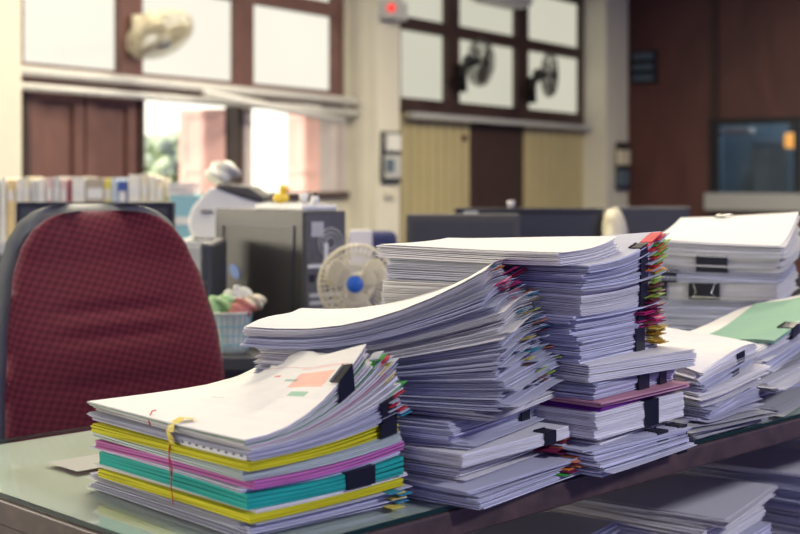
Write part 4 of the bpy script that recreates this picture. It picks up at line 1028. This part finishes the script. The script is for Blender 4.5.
# white printer-like machine on a grey cabinet
x0, x1 = at(172, 3.95, z=0).x, at(268, 3.95, z=0).x
cz = .915
kb = empty('filing_cabinet', ((x0+x1)/2, 4.2, 0), 'grey filing cabinet under the white machine behind the computer case', 'cabinet')
MB().box(x0, x1, 3.98, 4.45, 0, cz).build('body', M['lightgrey'], kb, bevel=.004)
for k in range(3):
    d_ = MB().box(x0+.01, x1-.01, 3.965, 3.98, .03+k*.295, .31+k*.295).build('drawer', M['lightgrey'], kb, bevel=.003)
    MB().box((x0+x1)/2-.05, (x0+x1)/2+.05, 3.95, 3.965, .2+k*.295, .22+k*.295).build('handle', M['grey'], d_)
pr = empty('printer', at(226, 4.1, z=cz), 'rounded white machine with a sloping grey lid behind the computer case', 'printer')
px0, px1 = at(188, 4.05, z=0).x, at(264, 4.05, z=0).x; Lp = px1-px0
prof = [(0, .035), (.012, .008), (.035, .002), (Lp-.01, .002), (Lp, .02), (Lp, .115), (Lp*.75, .13), (Lp*.36, .165), (Lp*.26, .16), (.01, .10), (0, .07)]
m_ = MB(); k = len(prof); vs = [(px0+a, 4.06, cz+b_) for a, b_ in prof]+[(px0+a, 4.34, cz+b_) for a, b_ in prof]
m_.add(vs, [tuple(range(k)), tuple(reversed(range(k, 2*k)))]+[(i, k+i, k+(i+1) % k, (i+1) % k) for i in range(k)]); m_.build('body', M['white'], pr, bevel=.008)
m_ = MB(); q = [(Lp*.36, .166), (Lp*.99, .118), (Lp*.99, .135), (Lp*.8, .165), (Lp*.4, .176)]
k = len(q); m_.add([(px0+a, 4.05, cz+b_) for a, b_ in q]+[(px0+a, 4.33, cz+b_) for a, b_ in q], [tuple(range(k)), tuple(reversed(range(k, 2*k)))]+[(i, k+i, k+(i+1) % k, (i+1) % k) for i in range(k)]); m_.build('lid', M['grey'], pr, bevel=.004)
MB().box(px0+.04, px0+.075, 4.052, 4.06, cz+.085, cz+.092).build('vent_slot', M['grey'], pr)
MB().box(px0+.012, px0+Lp-.01, 4.07, 4.33, cz+.0005, cz+.006).build('foot', M['black'], pr)
o = MB().blob((at(222, 4.2, z=0).x, 4.22, cz+.213), .05, .06, .035, 9, .3).build('cloth', M['bag_white'], smooth=True); tag(o, 'crumpled white cloth on top of the white machine', 'cloth')

# ---------------------------------------------------------------- third desk in the middle distance
D3 = .74
d3 = empty('workstation_desk', (.2, 4.3, 0), 'dark desk behind the tall stack carrying the dark monitors', 'desk')
MB().box(.0, .95, 3.85, 4.6, D3-.03, D3).build('desk_top', M['darkgrey'], d3, bevel=.004)
for a, b_ in ((.03, 3.9), (.9, 3.9), (.03, 4.55), (.9, 4.55)): MB().box(a-.03, a+.03, b_-.03, b_+.03, 0, D3-.03).build('leg', M['black'], d3)
def monitor(pxa, pxb, d, py, label, mt, hgt=.28, rimm='darkgrey', tilt=0):
    xa, xb = at(pxa, d, z=0).x, at(pxb, d, z=0).x; zt = at(0, d, py).z
    mo = empty('monitor', ((xa+xb)/2, d, D3), label, 'monitor', 'monitors on the workstation desk')
    fr_ = lambda x, y, z: Vector((x, d+y+(x-xa)*tilt, z))
    MB().box(xa, xb, 0, .04, zt-hgt, zt, fr_).build('bezel', M[mt], mo, bevel=.006)
    MB().box(xa+.02, xb-.02, -.003, 0, zt-hgt+.02, zt-.022, fr_).build('screen', M[rimm], mo)
    xm = (xa+xb)/2
    MB().box(xm-.03, xm+.03, .04, .07, D3+.01, zt-.1, fr_).build('stand', M['black'], mo); MB().box(xm-.1, xm+.1, -.03, .15, D3+.001, D3+.013, fr_).build('foot', M['black'], mo, bevel=.003)
    return mo
monitor(406, 520, 3.95, 214, 'grey-framed monitor at the left of the workstation desk', 'grey', rimm='darkgrey')
mo = monitor(455, 604, 4.15, 208, 'wide dark monitor at the right of the workstation desk', 'black', rimm='slate')
MB().box(at(464, 4.14, z=0).x, at(478, 4.14, z=0).x, 4.143, 4.15, at(0, 4.15, 214).z, at(0, 4.15, 211).z).build('badge', M['lightgrey'], mo)
cp = at(511, 4.17, 208); cp.z += .0006
o = MB().lathe([(.008, 0), (.013, .022), (.011, .022), (.007, .003)], frame(cp, (1, 0, 0), (0, 1, 0)), 16).build('paper_cup', M['white'], smooth=True); tag(o, 'tiny white cup standing on the wide dark monitor', 'cup')
o = MB().blob((at(614, 4.1, z=0).x, 4.1, D3+.135), .042, .06, .134, 5, .12).build('cloth_bag', M['ivory'], smooth=True); tag(o, 'lumpy pale cloth bag at the right of the dark monitors', 'bag')
MB().tube([(at(614, 4.1, z=0).x+.02*cos(k*pi/8), 4.1, D3+.25+.02*sin(k*pi/8)) for k in range(9)], .004, 6).build('handle', M['ivory'], o)
# partition far behind
o = MB().box(at(618, 5.2, z=0).x, at(690, 5.2, z=0).x, 5.2, 5.24, .1, at(0, 5.2, 207).z).build('office_partition', M['darkgrey'], bevel=.006); tag(o, 'low dark partition behind the far right stack', 'partition')
for x_ in (at(622, 5.2, z=0).x, at(686, 5.2, z=0).x): MB().box(x_-.03, x_+.03, 5.1, 5.34, 0, .1).build('foot', M['black'], o)
# blue chair behind the fan
bc_ = empty('swivel_chair', (at(372, 3.4, z=0).x, 3.5, 0), 'dark blue chair with papers hung over it behind the small fan', 'chair')
xa, xb = at(347, 3.9, z=0).x, at(397, 3.9, z=0).x
MB().box(xa, xb, 3.95, 4.0, .62, at(0, 3.95, 231).z).build('backrest', M['navy'], bc_, bevel=.022)
MB().box(xa-.1, xb+.1, 4.0, 4.4, .44, .50).build('seat', M['navy'], bc_, bevel=.03)
MB().tube([((xa+xb)/2, 3.97, .65), ((xa+xb)/2, 3.97, .47), ((xa+xb)/2, 4.1, .45)], .02, 8).build('back_bar', M['black'], bc_)
MB().tube([((xa+xb)/2, 4.2, .05), ((xa+xb)/2, 4.2, .44)], .03, 10).build('gas_column', M['black'], bc_)
for k in range(5):
    a = 2*pi*k/5; e = Vector(((xa+xb)/2+.26*cos(a), 4.2+.26*sin(a), .04)); MB().tube([((xa+xb)/2, 4.2, .08), e], .02, 6).build('leg', M['black'], bc_); 
o = MB().box(xa+.005, xa+.075, 3.93, 3.949, .76, at(0, 3.93, 230).z).build('paper_sheets', M['paper_c'], bevel=.004); tag(o, 'white sheets leaning on the dark blue chair behind the fan', 'papers')

# ---------------------------------------------------------------- light
def area(name, loc, target, sx, sy, power, c):
    l = bpy.data.lights.new(name, 'AREA'); l.shape = 'RECTANGLE'; l.size = sx; l.size_y = sy; l.energy = power; l.color = c
    o = bpy.data.objects.new(name, l); COL.objects.link(o); o.location = loc
    o.rotation_euler = (Vector(target)-Vector(loc)).to_track_quat('-Z', 'Y').to_euler(); return o
# daylight through the tall windows further along the window wall, left of the frame
area('window_daylight', wp(-9.3, -.02, 1.37), wp(-9.3, 5, .9), 6.8, .72, 350, (1.0, .90, .72))
# added ceiling tube lamps, out of view, to brighten papers and far room
def added_ceiling_lamp(x, y, p, c=(1.0, .88, .68)):
    o = MB().box(x-.62, x+.62, y-.12, y+.12, 3.55, 3.62).build('added_ceiling_lamp', M['white'], bevel=.01)
    tag(o, 'added white ceiling tube lamp, out of view over the office', 'lamp', 'added ceiling tube lamps')
    MB().tube([(x, y, 3.62), (x, y, 3.7)], .02, 8).build('rod', M['white'], o)
    area('added_lamp_light', (x, y, 3.54), (x, y, 0), 1.2, .22, p, c)
added_ceiling_lamp(3.6, -1.1, 300, (.80, .80, 1.0)); area('added_booth_light', fp((s0+s1)/2, -.9, 3.1), fp((s0+s1)/2, -.9, 0), .8, .4, 60, (.8, .9, 1.0)); added_ceiling_lamp(-.6, 2.6, 36); added_ceiling_lamp(1.6, 3.4, 26); added_ceiling_lamp(-.6, 5.6, 150); added_ceiling_lamp(2.1, 8.2, 190); added_ceiling_lamp(-.6, 7.6, 90); added_ceiling_lamp(4.2, 10.5, 150)  # the booth light is added too, to bring out the locker

sl = bpy.data.lights.new('sun', 'SUN'); sl.energy = 5; sl.angle = R(1); sl.color = (1, .95, .85); so_ = bpy.data.objects.new('sun', sl); COL.objects.link(so_)
so_.rotation_euler = (WD*1.0-WN*.0+Vector((0, 0, -1.0))).to_track_quat('-Z', 'Y').to_euler()
w = bpy.data.worlds.new('world'); SC.world = w; w.use_nodes = True; t = w.node_tree; N = t.nodes; L = t.links
bg = N['Background']; tc = N.new('ShaderNodeTexCoord'); dt_ = N.new('ShaderNodeVectorMath'); dt_.operation = 'DOT_PRODUCT'; dt_.inputs[1].default_value = (-.824, .566, 0)
L.new(tc.outputs['Generated'], dt_.inputs[0])
r = N.new('ShaderNodeValToRGB'); e = r.color_ramp.elements; e[0].position = -.0; e[0].color = (.27, .25, .80, 1)
mr = N.new('ShaderNodeMapRange'); mr.inputs['From Min'].default_value = -1; mr.inputs['From Max'].default_value = 1
L.new(dt_.outputs['Value'], mr.inputs['Value']); L.new(mr.outputs[0], r.inputs['Fac'])
e[1].position = .62; e[1].color = (1.9, 1.82, 1.55, 1); x_ = e.new(.5); x_.color = (.27, .25, .80, 1)
L.new(r.outputs['Color'], bg.inputs['Color']); bg.inputs['Strength'].default_value = 1.0

SC.view_settings.view_transform = 'Standard'; SC.view_settings.look = 'None'; SC.view_settings.gamma = 1; SC.view_settings.exposure = 0.0
SC.cycles.use_denoising = True
SC.cycles.max_bounces = 8; SC.cycles.diffuse_bounces = 3
for o in bpy.data.objects:
    if '_o' in o.keys(): del o['_o']
